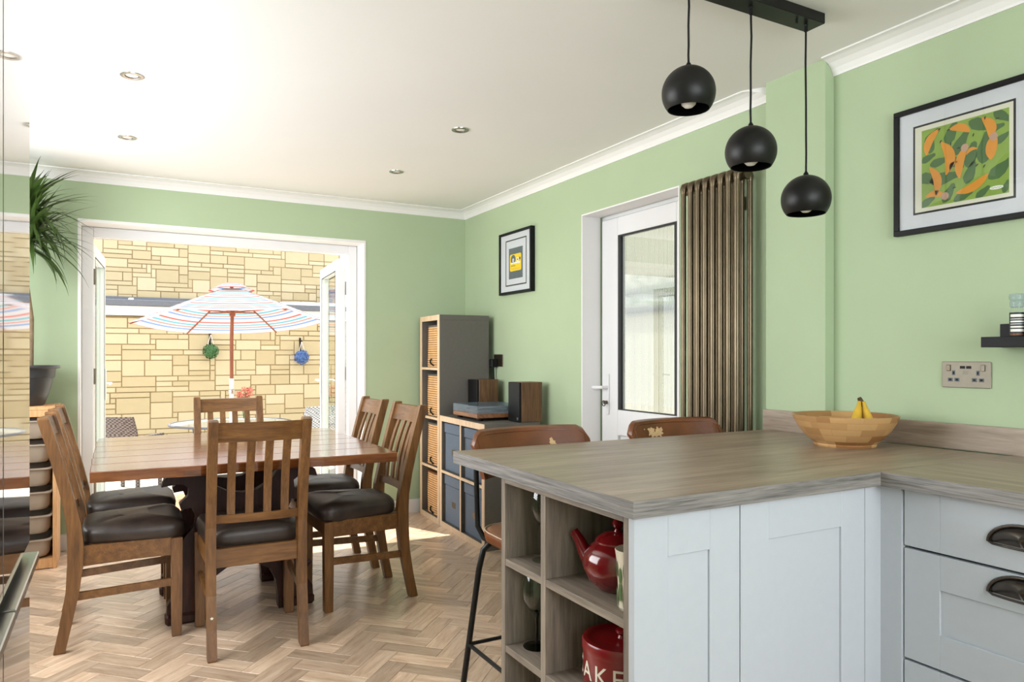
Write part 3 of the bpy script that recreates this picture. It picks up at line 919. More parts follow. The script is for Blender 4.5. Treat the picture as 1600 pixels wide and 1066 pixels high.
# ------------------------------------------------------------------ dining chairs
def rake(z):
    """y of the rear post centre at height z (front is +y)"""
    P = [(0, -0.228), (0.12, -0.203), (0.25, -0.180), (0.40, -0.168), (0.52, -0.176), (0.65, -0.202), (0.80, -0.240), (0.96, -0.284)]
    for (z0, y0), (z1, y1) in zip(P, P[1:]):
        if z <= z1:
            t = (z - z0) / (z1 - z0)
            return y0 + (y1 - y0) * t
    return P[-1][1]
def make_chair(label):
    t = Thing('dining_chair', label, 'chair', group='slat-backed dining chairs at the table')
    for s in (-1, 1):
        m = MB()
        rings = []
        for z in (0.0, 0.006, 0.12, 0.25, 0.36, 0.44, 0.52, 0.62, 0.72, 0.84, 0.952, 0.96):
            yc = rake(z)
            hd = 0.021 + 0.008 * math.exp(-((z - 0.40) / 0.17) ** 2)
            hw = 0.0185
            if z in (0.0, 0.96):
                hd -= 0.003
                hw -= 0.003
            xc = s * 0.1785
            rings.append([(xc - hw, yc - hd, z), (xc + hw, yc - hd, z), (xc + hw, yc + hd, z), (xc - hw, yc + hd, z)])
        m.rings(rings)
        t.part('rear_leg', m, 'oak')
    for s in (-1, 1):
        m = MB()
        rings = []
        for z, hw in ((0, 0.017), (0.004, 0.0195), (0.2, 0.0215), (0.425, 0.0225)):
            rings.append([(s * 0.193 + a * hw, 0.205 + b_ * hw, z) for a, b_ in ((-1, -1), (1, -1), (1, 1), (-1, 1))])
        m.rings(rings)
        t.part('front_leg', m, 'oak')
    z0, z1 = 0.352, 0.428
    t.part('seat_rail', MB().cbox(-0.171, 0.171, 0.192, 0.216, z0, z1, 0.002), 'oak_h')
    t.part('seat_rail', MB().cbox(-0.160, 0.160, -0.182, -0.158, z0, z1, 0.002), 'oak_h')
    for s in (-1, 1):
        xa, xb = s * 0.178, s * 0.193
        m = MB()
        w = 0.011
        vs_ = [(xa - w, -0.155, z0), (xa + w, -0.155, z0), (xb + w, 0.186, z0), (xb - w, 0.186, z0)]
        m.rings([vs_, [(x, y, z1) for x, y, z in vs_]])
        t.part('seat_rail', m, 'oak_h')
        m = MB()
        w, za, zb = 0.008, 0.205, 0.235
        vs_ = [(xa - w, -0.178, za), (xa + w, -0.178, za), (xb + w, 0.19, za + 0.014), (xb - w, 0.19, za + 0.014)]
        m.rings([vs_, [(x, y, z + 0.032) for x, y, z in vs_]])
        t.part('stretcher', m, 'oak_h')
    # back rails, curved in plan
    def rail(zl, zh, th, bow):
        m = MB()
        rings = []
        for k in range(9):
            x = -0.162 + 0.324 * k / 8
            off = -bow * (1 - (x / 0.162) ** 2)
            rings.append([(x, rake(zl) + off - th, zl), (x, rake(zl) + off + th, zl), (x, rake(zh) + off + th, zh - 0.002), (x, rake(zh) + off - th, zh)])
        m.rings(rings)
        return m
    t.part('top_rail', rail(0.868, 0.948, 0.0115, 0.016), 'oak_h')
    t.part('lower_rail', rail(0.533, 0.568, 0.0105, 0.014), 'oak_h')
    for xs in (-0.105, -0.035, 0.035, 0.105):
        m = MB()
        rings = []
        off = -0.015 * (1 - (xs / 0.162) ** 2)
        for k in range(6):
            z = 0.56 + 0.318 * k / 5
            lumbar = 0.012 * math.sin(math.pi * k / 5)
            yc = rake(z) + off + lumbar
            rings.append([(xs - 0.0155, yc - 0.006, z), (xs + 0.0155, yc - 0.006, z), (xs + 0.0155, yc + 0.006, z), (xs - 0.0155, yc + 0.006, z)])
        m.rings(rings)
        t.part('slat', m, 'oak')
    # padded seat
    m = MB()
    n = 40
    rings = []
    for zz, sc in ((0.420, 0.93), (0.424, 0.97), (0.440, 1.0), (0.468, 1.01), (0.486, 0.985), (0.498, 0.92), (0.506, 0.80), (0.511, 0.6), (0.513, 0.3)):
        ring = []
        for k in range(n):
            a = 2 * math.pi * k / n
            ca, sa = math.cos(a), math.sin(a)
            q = 0.32
            ex = math.copysign(abs(ca) ** q, ca)
            ey = math.copysign(abs(sa) ** q, sa)
            yv = 0.045 + 0.198 * ey * sc
            hw = 0.198 + 0.02 * ey
            xx = hw * ex * sc
            if yv < -0.135:
                xx = max(-0.156, min(0.156, xx))
            ring.append((xx, yv, zz + 0.004 * math.sin(3 * a + zz * 50)))
        rings.append(ring)
    m.rings(rings)
    t.part('seat_cushion', m, 'leather', smooth=True, auto=60)
    return t.o
proto = make_chair('slat-backed oak dining chair nearest the camera, its back to us, brown leather seat')
spots = [  # x, y, rotation, label
    (0.520, 3.305, -1.5, None),
    (0.028, 3.64, -90, 'slat-backed oak dining chair on the left of the table, the nearer one'),
    (0.030, 4.19, -91, 'slat-backed oak dining chair on the left of the table, the farther of two'),
    (1.083, 3.61, 91, 'slat-backed oak dining chair on the right of the table, nearer to the breakfast bar'),
    (1.075, 4.175, 90, 'slat-backed oak dining chair on the right of the table, nearer the garden doors'),
    (0.605, 4.452, 179, 'slat-backed oak dining chair at the far end, before the open doors'),
]
for i, (x, y, a, lb) in enumerate(spots):
    c = proto if i == 0 else copy_tree(proto)
    c.location = (x, y, 0)
    c.rotation_euler = (0, 0, R(a))
    if lb: c['label'] = lb
st = MB()   # a tiny white star sticker on the nearest chair's rear leg
pts = []
for k in range(10):
    r_ = 0.007 if k % 2 == 0 else 0.0032
    a = math.pi / 2 + k * math.pi / 5
    pts.append((-0.178 + r_ * math.cos(a), 0.165 + r_ * math.sin(a)))
st.prism(pts, rake(0.165) - 0.0255, rake(0.165) - 0.022)
o = mesh_obj('star_sticker', st, M['art_white'], proto)

# ------------------------------------------------------------------ kitchen: L-shaped worktop and upstand
ZT, ZU = 0.90, 0.862
wt = Thing('worktop', 'grey wood-effect L-shaped worktop of the breakfast bar and kitchen run', 'worktop', (1.7, 1.7, ZU))
PX0, PY0, PY1, RX0 = 0.964, 1.222, 2.152, 1.795
m = MB()
m.prism([(PX0, PY0), (RX0, PY0), (RX0, PY0 + 0.0005), (2.415, PY0 + 0.0005), (2.40, PY1), (PX0, PY1)], ZU, ZT, 'XY')
wt.part('peninsula_top', m, 'worktop', world=True)
wt.part('run_top', MB().box(RX0, 2.462, WF + 0.02, PY0, ZU, ZT), 'worktop_y', world=True)
wt.part('edge_strip', MB().box(PX0, RX0 - 0.0015, PY0 - 0.0015, PY0, ZU, ZT - 0.0006), 'worktop_edge', world=True)
wt.part('edge_strip', MB().box(PX0 - 0.0015, PX0, PY0 - 0.0015, PY1, ZU, ZT - 0.0006), 'worktop_edge_y', world=True)
wt.part('edge_strip', MB().box(RX0 - 0.0015, RX0, WF + 0.02, PY0 - 0.0015, ZU, ZT - 0.0006), 'worktop_edge_y', world=True)
m = MB()
m.prism([(2.398, 2.168), (2.452, 1.20), (2.452, WF + 0.02), (2.469, WF + 0.02), (2.469, 1.20), (2.4185, 2.168)], ZT, 0.984, 'XY')
wt.part('upstand', m, 'worktop_y', world=True)

# open shelf unit at the end of the peninsula
su = Thing('shelf_unit', 'open grey wood-effect cubby shelves in the end of the breakfast bar', 'shelf', (1.13, 1.56, 0))
SX0, SX1, SY0, SY1 = 0.985, 1.295, 1.263, 1.86
ym0, ym1 = 1.616, 1.640
def bd(name, a, mat='greyoak_v'):
    su.part(name, MB().cbox(*a, 0.0008), mat, world=True)
bd('side_panel', (SX0, SX1, SY1 - 0.022, SY1, 0.0, ZU))
bd('side_panel', (SX0, SX1, SY0, SY0 + 0.021, 0.0, ZU))
bd('back_panel', (SX1 - 0.012, SX1, SY0 + 0.021, SY1 - 0.022, 0.0, ZU))
bd('divider', (SX0 + 0.001, SX1 - 0.012, ym0, ym1, 0.12, ZU - 0.02))
bd('top_rail', (SX0, SX1 - 0.012, SY0 + 0.021, SY1 - 0.022, ZU - 0.02, ZU), 'greyoak_y')
for z in (0.605, 0.355, 0.10):
    bd('shelf', (SX0 + 0.002, SX1 - 0.012, SY0 + 0.021, ym0, z, z + 0.020), 'greyoak_y')
    bd('shelf', (SX0 + 0.002, SX1 - 0.012, ym1, SY1 - 0.022, z, z + 0.020), 'greyoak_y')
bd('plinth', (SX0 + 0.02, SX1 - 0.012, SY0 + 0.021, SY1 - 0.022, 0.0, 0.10))

def shaker(thing, name, axis, a0, a1, z0, z1, face, depth=0.02, stile=0.095, rail=0.095, recess=0.006, slab=False):
    """a framed front; axis 'x': spans x at y=face (front towards -y); axis 'y': spans y at x=face (front towards -x)"""
    def bx(m, p0, p1, q0, q1, f0, f1, c=0.0012):
        if axis == 'x': m.cbox(p0, p1, f0, f1, q0, q1, c)
        else: m.cbox(f0, f1, p0, p1, q0, q1, c)
    m = MB()
    bx(m, a0, a0 + stile, z0, z1, face, face + depth)
    bx(m, a1 - stile, a1, z0, z1, face, face + depth)
    if slab:
        bx(m, a0 + stile, a1 - stile, z0, z1, face, face + depth)
    else:
        bx(m, a0 + stile, a1 - stile, z1 - rail, z1, face, face + depth)
        bx(m, a0 + stile, a1 - stile, z0, z0 + rail, face, face + depth)
    f = thing.part(name, m, 'cabinet', world=True)
    if not slab:
        p = MB()
        bx(p, a0 + stile, a1 - stile, z0 + rail, z1 - rail, face + recess, face + depth - 0.002, 0.0005)
        thing.part('panel', p, 'cabinet', world=True, parent=f)
    return f

# decorative shaker end door on the shelf unit, then the peninsula cabinet
su2 = shaker(su, 'end_door', 'x', 0.982, 1.2965, 0.12, 0.858, 1.242)
pc = Thing('base_cabinet', 'pale grey shaker cabinet under the breakfast bar, facing the kitchen', 'cabinet', (1.56, 1.55, 0))
pc.part('carcass', MB().box(1.297, 1.90, 1.264, 1.858, 0.0, ZU), 'cabinet', world=True)
shaker(pc, 'door', 'x', 1.2998, 1.7575, 0.12, 0.858, 1.242)
pc.part('corner_post', MB().box(1.760, 1.826, 1.243, 1.263, 0.0, 0.860).box(1.826, 1.846, 1.1835, 1.263, 0.0, 0.860), 'cabinet', world=True)
pc.part('plinth', MB().box(1.298, 1.758, 1.2625, 1.2635, 0.0, 0.10), 'cabinet', world=True)

def cup_pull(thing, parent, x, yc, zc, hw=0.075, h=0.034, pr=0.026):
    """half-dome cup handle, front towards -x"""
    m = MB()
    rings = []
    for i in range(7):
        ph = math.pi / 2 * i / 6
        ring = []
        for k in range(15):
            th = math.pi * k / 14
            yy_ = yc + hw * math.cos(th) * math.cos(ph * 0.98)
            zz_ = zc - 0.012 + (h + 0.010) * math.sin(th) * (1 - 0.55 * (1 - math.cos(ph))) * 1.0
            xx_ = x - pr * math.sin(ph) * (0.35 + 0.65 * math.sin(th))
            ring.append((xx_, yy_, zz_))
        rings.append(ring)
    m.rings(rings, cap=False, closed=False)
    rim = []
    for k in range(21):
        th = math.pi * k / 20
        rim.append((x - 0.002, yc + (hw + 0.004) * math.cos(th), zc - 0.013 + (h + 0.015) * math.sin(th)))
    m.tube(rim, 0.0042, 8)
    m.tube([(x - 0.003, yc - hw, zc - 0.013), (x - 0.018, yc - hw * 0.8, zc - 0.013), (x - pr, yc - hw * 0.4, zc - 0.012), (x - pr - 0.002, yc, zc - 0.012),
            (x - pr, yc + hw * 0.4, zc - 0.012), (x - 0.018, yc + hw * 0.8, zc - 0.013), (x - 0.003, yc + hw, zc - 0.013)], 0.0032, 8)
    thing.part('handle', m, 'pewter', world=True, parent=parent, smooth=True, label='antique pewter cup handle')

def drawer_unit(y1, label):
    y0 = y1 - 0.60
    t = Thing('drawer_unit', label, 'drawers', (2.13, (y0 + y1) / 2, 0), group='kitchen drawer units')
    t.part('carcass', MB().box(1.856, 2.44, y0, y1, 0.10, ZU), 'gap', world=True)
    t.part('plinth', MB().box(1.87, 1.89, y0, y1, 0.0, 0.10), 'cabinet', world=True)
    a0, a1 = y0 + 0.002, y1 - 0.002
    for (z0, z1, slab, hz) in ((0.709, 0.856, True, 0.780), (0.413, 0.702, False, 0.660), (0.115, 0.406, False, 0.364)):
        f = shaker(t, 'drawer', 'y', a0, a1, z0, z1, 1.832, slab=slab, rail=0.088)
        cup_pull(t, f, 1.832, (a0 + a1) / 2 + 0.008, hz)
    return t
drawer_unit(1.182, 'pale grey drawer unit with pewter cup handles, beside the breakfast bar corner')
drawer_unit(0.578, 'pale grey drawer unit farther along the kitchen run, behind the first')

# ------------------------------------------------------------------ bar stools
def bar_stool(x, y, label, chips, rot=0.0):
    t = Thing('bar_stool', label, 'stool', (x, y, 0), rot, group='tan leather bar stools')
    # local: sitter faces -y; backrest at y=0 .. seat towards -y
    hw, zt_, zb = 0.238, 0.948, 0.795
    def surf(u, v, o_=0.0):
        """u in -1..1 across, v in 0..1 up; front surface of the backrest"""
        xx_ = hw * u * (0.93 + 0.07 * v)
        corner = max(0.0, abs(u) - 0.82) / 0.18
        zz_ = zb + (zt_ - zb) * v - (0.045 * corner ** 2.2 if v > 0.5 else 0) * (v - 0.5) * 2
        yy_ = -0.075 * abs(u) ** 2.2 + 0.05 * (v - 0.5)
        return (xx_, yy_ - o_, zz_)
    m = MB()
    nu, nv = 24, 8
    def sheet(o_, ins=0.0):
        return [[surf((-1 + 2 * i / nu) * (1 - ins), (j / nv) * (1 - ins * 0.6) + ins * 0.3, o_) for i in range(nu + 1)] for j in range(nv + 1)]
    rows_f, rows_b = sheet(0.0), sheet(-0.03)
    m.rings(rows_f, cap=False, closed=False)
    m.rings(rows_b, cap=False, closed=False)
    bnd = lambda rws: rws[0] + [r_[-1] for r_ in rws[1:]] + rws[-1][-2::-1] + [r_[0] for r_ in rws[-2:0:-1]]
    bf, bb = bnd(rows_f), bnd(rows_b)
    mid = [((a[0] + b_[0]) / 2 * 1.02, (a[1] + b_[1]) / 2, (a[2] + b_[2]) / 2 + (0.006 if a[2] > 0.85 else 0)) for a, b_ in zip(bf, bb)]
    m.rings([bf, mid, bb], cap=False)
    back = t.part('backrest', m, 'tan', smooth=True, auto=75)
    s_ = MB()
    path = [surf(-0.93, 0.02, 0.002)] + [surf(-0.93, v / 6, 0.002) for v in range(1, 6)] + [surf(-0.93 + 1.86 * k / 16, 0.93, 0.002) for k in range(17)] + [surf(0.93, v / 6, 0.002) for v in range(5, -1, -1)]
    s_.tube(path, 0.0016, 6)
    t.part('piping', s_, 'tan', parent=back, smooth=True)
    for (cu, cv, su_, sv_, sd) in chips:
        rg2 = random.Random(sd)
        n = 22
        ring, ctr = [], surf(cu, cv, 0.0025)
        for k in range(n):
            a = 2 * math.pi * k / n
            r_ = rg2.uniform(0.4, 1.0)
            ring.append(surf(cu + su_ * r_ * math.cos(a), cv + sv_ * r_ * math.sin(a), 0.0025))
        c_ = MB()
        c_.add(ring + [ctr], [(k, (k + 1) % n, n) for k in range(n)])
        t.part('worn_patch', c_, 'chip', parent=back, label='pale worn patch where the leather has flaked')
    # seat pad
    m = MB()
    rings = []
    for zz, sc in ((0.575, 0.90), (0.582, 0.98), (0.600, 1.0), (0.615, 0.98), (0.624, 0.90), (0.626, 0.5)):
        ring = []
        for k in range(32):
            a = 2 * math.pi * k / 32
            ca, sa = math.cos(a), math.sin(a)
            ring.append((0.215 * sc * math.copysign(abs(ca) ** 0.5, ca), -0.19 + 0.20 * sc * math.copysign(abs(sa) ** 0.5, sa), zz))
        rings.append(ring)
    m.rings(rings)
    seat = t.part('seat', m, 'tan', smooth=True, auto=60)
    sm = MB()
    sm.tube([(0.213 * math.copysign(abs(math.cos(a)) ** 0.5, math.cos(a)), -0.19 + 0.198 * math.copysign(abs(math.sin(a)) ** 0.5, math.sin(a)), 0.617) for a in [2 * math.pi * k / 32 for k in range(33)]], 0.0022, 6)
    t.part('stitching', sm, 'stitch', parent=seat, smooth=True)
    for sx in (-1, 1):
        for sy, yy_ in ((1, -0.04), (-1, -0.28)):
            m = MB()
            fx, fy = sx * 0.235, yy_ + sy * (0.10 if sy > 0 else 0.06)
            m.tube([(sx * 0.10, yy_, 0.568), (sx * 0.165, yy_ + sy * 0.004, 0.566), (sx * 0.19, yy_ + sy * 0.015, 0.54), (sx * 0.20, yy_ + sy * 0.03, 0.47), (fx, fy, 0.0)], 0.0105, 10)
            t.part('leg', m, 'black_metal', smooth=True)
        m = MB()
        m.tube([(sx * 0.15, -0.10, 0.57), (sx * 0.19, -0.03, 0.58), (sx * 0.205, -0.01, 0.62), (sx * 0.205, 0.005, 0.86)], 0.0095, 10)
        t.part('back_support', m, 'black_metal', smooth=True)
    def legpt(sx, sy, z):
        yy_ = -0.04 if sy > 0 else -0.28
        k = (0.47 - z) / 0.47
        return (sx * (0.20 + 0.035 * k), yy_ + sy * (0.03 + (0.07 if sy > 0 else 0.03) * k), z)
    m = MB()
    q = [legpt(-1, 1, 0.20), legpt(1, 1, 0.20), legpt(1, -1, 0.20), legpt(-1, -1, 0.20)]
    for k in range(4):
        m.tube([q[k], q[(k + 1) % 4]], 0.007, 8)
    t.part('foot_rest', m, 'black_metal', smooth=True)
    return t
bar_stool(1.305, 2.262, 'tan leather bar stool nearer the dining table, its back rising over the worktop',
          [(0.44, 0.62, 0.085, 0.15, 4)], R(0))
bar_stool(1.985, 2.275, 'tan leather bar stool by the radiator with a large flaked patch on its back',
          [(-0.44, 0.72, 0.13, 0.16, 11), (-0.24, 0.70, 0.13, 0.17, 14), (-0.34, 0.66, 0.08, 0.11, 3), (-0.70, 0.56, 0.025, 0.04, 5), (-0.78, 0.42, 0.02, 0.07, 6), (-0.62, 0.80, 0.018, 0.03, 8)])

# ------------------------------------------------------------------ fridge
fr = Thing('fridge_freezer', 'mirror-finish dark four-door fridge freezer at the left edge', 'fridge', (-0.5, 1.352, 0))
FX, FYa, FYb, FYm = -0.151, 0.96, 1.744, 1.352
fr.part('body', MB().cbox(-0.86, -0.205, FYa + 0.002, FYb - 0.002, 0.03, 1.80, 0.003), 'fridge_side', world=True)
for (y0, y1) in ((FYa, FYm - 0.003), (FYm + 0.003, FYb)):
    fr.part('upper_door', MB().cbox(-0.203, FX, y0, y1, 0.835, 1.83, 0.0025), 'fridge', world=True)
    dl = fr.part('lower_door', MB().cbox(-0.203, FX, y0, y1, 0.045, 0.795, 0.0025), 'fridge', world=True)
    fr.part('handle', MB().cbox(FX - 0.012, FX + 0.016, y0 + 0.003, y1 - 0.001, 0.797, 0.815, 0.002), 'chrome', world=True, parent=dl)
    fr.part('handle_recess', MB().box(-0.20, FX - 0.013, y0 + 0.003, y1 - 0.003, 0.7965, 0.8335), 'black', world=True, parent=dl)
fr.part('base', MB().box(-0.84, -0.22, FYa + 0.03, FYb - 0.03, 0.0, 0.045), 'black', world=True)

# ------------------------------------------------------------------ pine drawer tower with plastic bins, pot plant on it
tw = Thing('storage_tower', 'pine storage tower with pull-out plastic bins beside the garden doors', 'storage', (-0.515, 5.02, 0))
TX0, TX1, TY0, TY1, TZ = -0.74, -0.292, 4.862, 5.17, 0.922
for (x0_, x1_) in ((TX0, TX0 + 0.02), (TX1 - 0.02, TX1)):
    tw.part('side_panel', MB().cbox(x0_, x1_, TY0, TY1, 0, TZ - 0.02, 0.0015), 'pine', world=True)
tw.part('top_board', MB().cbox(TX0, TX1, TY0, TY1, TZ - 0.02, TZ, 0.0015), 'pine', world=True)
tw.part('apron', MB().cbox(TX0 + 0.02, TX1 - 0.02, TY0 + 0.002, TY0 + 0.02, TZ - 0.058, TZ - 0.02, 0.001), 'pine', world=True)
tw.part('base_board', MB().cbox(TX0 + 0.02, TX1 - 0.02, TY0 + 0.001, TY1 - 0.01, 0.005, 0.058, 0.001), 'pine', world=True)
tw.part('back_board', MB().box(TX0 + 0.02, TX1 - 0.02, TY1 - 0.008, TY1 - 0.002, 0.058, TZ - 0.02), 'pine', world=True)
ords = ['bottom', 'second lowest', 'third lowest', 'third highest', 'second highest', 'top']
for i in range(6):
    z0 = 0.068 + i * 0.1345
    t = Thing('plastic_bin', 'putty-coloured plastic bin, %s of the stack in the pine tower' % ords[i], 'bin', (-0.516, 5.0, z0), group='plastic bins in the pine tower')
    m = MB()
    def rr(hx, hy, z, r_=0.05, yc=0.0):
        ring = []
        for (sx, sy, a0) in ((1, 1, 0), (-1, 1, 90), (-1, -1, 180), (1, -1, 270)):
            for k in range(6):
                a = R(a0 + 18 * k)
                ring.append((sx * (hx - r_) + r_ * math.cos(a), yc + sy * (hy - r_) + r_ * math.sin(a), z))
        return ring
    h_ = 0.10
    m.rings([rr(0.172, 0.118, 0.0), rr(0.186, 0.13, 0.02), rr(0.194, 0.138, h_), rr(0.190, 0.134, h_), rr(0.168, 0.114, 0.006)], cap=True)
    body = t.part('body', m, 'bin', smooth=True, auto=45)
    m = MB()
    m.rings([rr(0.193, 0.137, h_ - 0.001, 0.05), rr(0.2, 0.152, h_ - 0.004, 0.03), rr(0.2, 0.152, h_ + 0.003, 0.03), rr(0.19, 0.134, h_ + 0.003, 0.05)], cap=False)
    t.part('rim', m, 'bin', smooth=True, auto=45)

pp = Thing('potted_plant', 'dracaena with long thin drooping leaves in a charcoal plastic pot', 'plant', (-0.462, 5.02, TZ))
m = MB()
m.lathe([(0.0, 0.0), (0.095, 0.0), (0.103, 0.008), (0.128, 0.085), (0.146, 0.16), (0.152, 0.163), (0.156, 0.205), (0.158, 0.212), (0.176, 0.214), (0.18, 0.222), (0.176, 0.232), (0.150, 0.230), (0.146, 0.21), (0.142, 0.19)], 40)
pp.part('pot', m, 'pot', smooth=True, auto=35)
pp.part('soil', MB().lathe([(0.0, 0.195), (0.145, 0.19)], 24), 'soil', smooth=True)
crowns = [((0.01, -0.01, 1.10), [(0.03, 0.01, 0.19), (0.035, 0.0, 0.5), (0.0, 0.005, 0.8), (0.01, -0.01, 1.10)]),
          ((0.025, -0.03, 0.94), [(-0.03, -0.02, 0.19), (-0.05, -0.03, 0.45), (-0.01, -0.035, 0.72), (0.025, -0.03, 0.94)])]
lr = random.Random(21)
for (cp, path) in crowns:
    trk = pp.part('trunk', MB().tube(path, [0.016, 0.014, 0.013, 0.012], 10), 'bark', smooth=True)
    for k in range(72):
        az = lr.gauss(-0.25, 1.3)
        lift = lr.uniform(-0.5, 1.45)
        Ln = lr.uniform(0.26, 0.44)
        dirh = Vector((math.cos(az), math.sin(az), 0))
        p = Vector(cp) + Vector((0, 0, lr.uniform(-0.05, 0.05)))
        side = Vector((-math.sin(az), math.cos(az), 0))
        n = 8
        el_ = lift
        m = MB()
        L_, C_, R_ = [], [], []
        for i in range(n + 1):
            s_ = i / n
            w = 0.0135 * (math.sin(math.pi * min(1, 0.18 + s_ * 0.82)) ** 0.7) * (1 - s_ ** 4)
            w = max(w, 0.0006)
            L_.append(p + side * w + Vector((0, 0, 0.004 * (1 - s_))))
            C_.append(p.copy())
            R_.append(p - side * w + Vector((0, 0, 0.004 * (1 - s_))))
            p = p + (dirh * math.cos(el_) + Vector((0, 0, math.sin(el_)))) * (Ln / n)
            if p.z + TZ > CEIL - 0.02: p.z = CEIL - 0.02 - TZ
            if p.y + 5.02 > WB - 0.09: p.y = WB - 0.09 - 5.02 + 0.2 * (p.y + 5.02 - WB + 0.09)
            el_ -= lr.uniform(0.04, 0.17) * (1.2 - 0.3 * lift)
        vs_ = [tuple(q) for q in L_ + C_ + R_]
        fs_ = []
        for i in range(n):
            fs_.append((i, i + 1, n + 2 + i, n + 1 + i))
            fs_.append((n + 1 + i, n + 2 + i, 2 * n + 3 + i, 2 * n + 2 + i))
        m.add(vs_, fs_)
        pp.part('leaf', m, 'leaf', smooth=True, auto=None, parent=trk)

# ------------------------------------------------------------------ cube shelving, baskets, fabric boxes
KR = R(-2.7)
def cube_shelf(name, label, loc, W, H, nx, nz, ed=0.038, dv=0.018, D=0.39):
    t = Thing(name, label, 'shelf', loc, KR)
    # local: y along the front, x back into the shelf
    t.part('side_board', MB().cbox(0.004, D, 0, ed, 0, H - ed, 0.001), 'kallax')
    t.part('side_board', MB().cbox(0.004, D, W - ed, W, 0, H - ed, 0.001), 'kallax')
    t.part('top_board', MB().cbox(0.004, D, 0, W, H - ed, H, 0.001), 'kallax')
    t.part('bottom_board', MB().cbox(0.004, D, ed, W - ed, 0, ed, 0.001), 'kallax')
    cw = (W - 2 * ed - (nx - 1) * dv) / nx
    chh = (H - 2 * ed - (nz - 1) * dv) / nz
    for i in range(1, nx):
        y = ed + i * cw + (i - 1) * dv
        t.part('upright', MB().box(0.004, D, y, y + dv, ed, H - ed), 'kallax')
        t.part('front_edging', MB().box(0, 0.004, y, y + dv, ed, H - ed), 'birch')
    for k in range(1, nz):
        z = ed + k * chh + (k - 1) * dv
        for i in range(nx):
            y = ed + i * (cw + dv)
            t.part('shelf_board', MB().box(0.004, D, y, y + cw, z, z + dv), 'kallax')
            t.part('front_edging', MB().box(0, 0.004, y, y + cw, z, z + dv), 'birch')
    t.part('front_edging', MB().box(0, 0.004, 0, ed, 0, H - ed), 'birch')
    t.part('front_edging', MB().box(0, 0.004, W - ed, W, 0, H - ed), 'birch')
    t.part('front_edging', MB().box(0, 0.004, 0, W, H - ed, H), 'birch')
    t.part('front_edging', MB().box(0, 0.004, ed, W - ed, 0, ed), 'birch')
    t.part('back_board', MB().box(D - 0.004, D, ed, W - ed, ed, H - ed), 'kallax')
    return t, cw, chh
def local_to_world(loc, p):
    c_, s_ = math.cos(KR), math.sin(KR)
    return (loc[0] + p[0] * c_ - p[1] * s_, loc[1] + p[0] * s_ + p[1] * c_, loc[2] + p[2])
LK = (2.030, 4.783, 0)
tall, cw, chh = cube_shelf('cube_shelf', 'tall single-column grey cube shelf in the corner, filled with baskets', LK, 0.42, 1.505, 1, 4)
bl = ['bottom', 'third from the top', 'second from the top', 'top']
for k in range(4):
    z = 0.038 + k * (chh + 0.018)
    loc = local_to_world(LK, (0.186, 0.21, z))
    t = Thing('basket', 'pale ribbed bamboo basket in the %s cube of the tall shelf' % bl[k], 'basket', loc, KR, 'bamboo baskets in the tall shelf')
    m = MB()
    rings = []
    nr = 18
    Hb = chh - 0.045
    def brr(hx, hy, z, r_=0.075):
        ring = []
        for (sx, sy, a0) in ((1, 1, 0), (-1, 1, 90), (-1, -1, 180), (1, -1, 270)):
            for q in range(6):
                a = R(a0 + 18 * q)
                bulge = 0.018 * (1 - (min(1, abs(sy * (hy - r_) + r_ * math.sin(a)) / hy)) ** 2) if sx < 0 else 0
                ring.append((sx * (hx - r_) + r_ * math.cos(a) - bulge, sy * (hy - r_) + r_ * math.sin(a), z))
        return ring
    for i in range(nr * 2 + 1):
        s_ = i / (nr * 2)
        w = (0.163 - 0.020 * s_) if k % 2 else (0.150 + 0.014 * math.sin(math.pi * s_))
        rd = 0.0022 if i % 2 else -0.0022
        rings.append(brr(0.152 + rd, w + rd, 0.002 + Hb * s_))
    m.rings(rings)
    bo = t.part('body', m, 'basket', smooth=True, auto=25)
    groove = MB()
    for i in range(1, nr):
        s_ = 2 * i / (nr * 2)
        w = (0.163 - 0.020 * s_) if k % 2 else (0.150 + 0.014 * math.sin(math.pi * s_))
        groove.rings([brr(0.1515, w - 0.0005, 0.002 + Hb * s_ - 0.0022), brr(0.1515, w - 0.0005, 0.002 + Hb * s_ + 0.0022)], cap=False)
    t.part('binding', groove, 'basket_dark', parent=bo)
    cl = MB()
    zc_ = 0.012 if k != 0 else 0.008
    cl.tube([(-0.172, -0.01, zc_ + 0.05), (-0.182, -0.012, zc_ + 0.04), (-0.176, 0.0, zc_ + 0.02), (-0.174, -0.05, zc_ + 0.004)], 0.006, 6)
    t.part('clasp', cl, 'black', smooth=True)
    rm = MB()
    rm.rings([brr(0.154, (0.142 if k % 2 else 0.150), Hb), brr(0.156, (0.144 if k % 2 else 0.152), Hb + 0.012), brr(0.15, (0.138 if k % 2 else 0.146), Hb + 0.014)], cap=True)
    t.part('rim', rm, 'basket_dark' if k == 0 else 'kallax', smooth=True)
LQ = (1.993, 3.990, 0)
low, cw2, ch2 = cube_shelf('cube_shelf', 'low two-by-two grey cube shelf with slate fabric boxes, turntable on top', LQ, 0.786, 0.785, 2, 2)
nm = {(0, 0): 'bottom near', (1, 0): 'bottom far', (0, 1): 'top near', (1, 1): 'top far'}
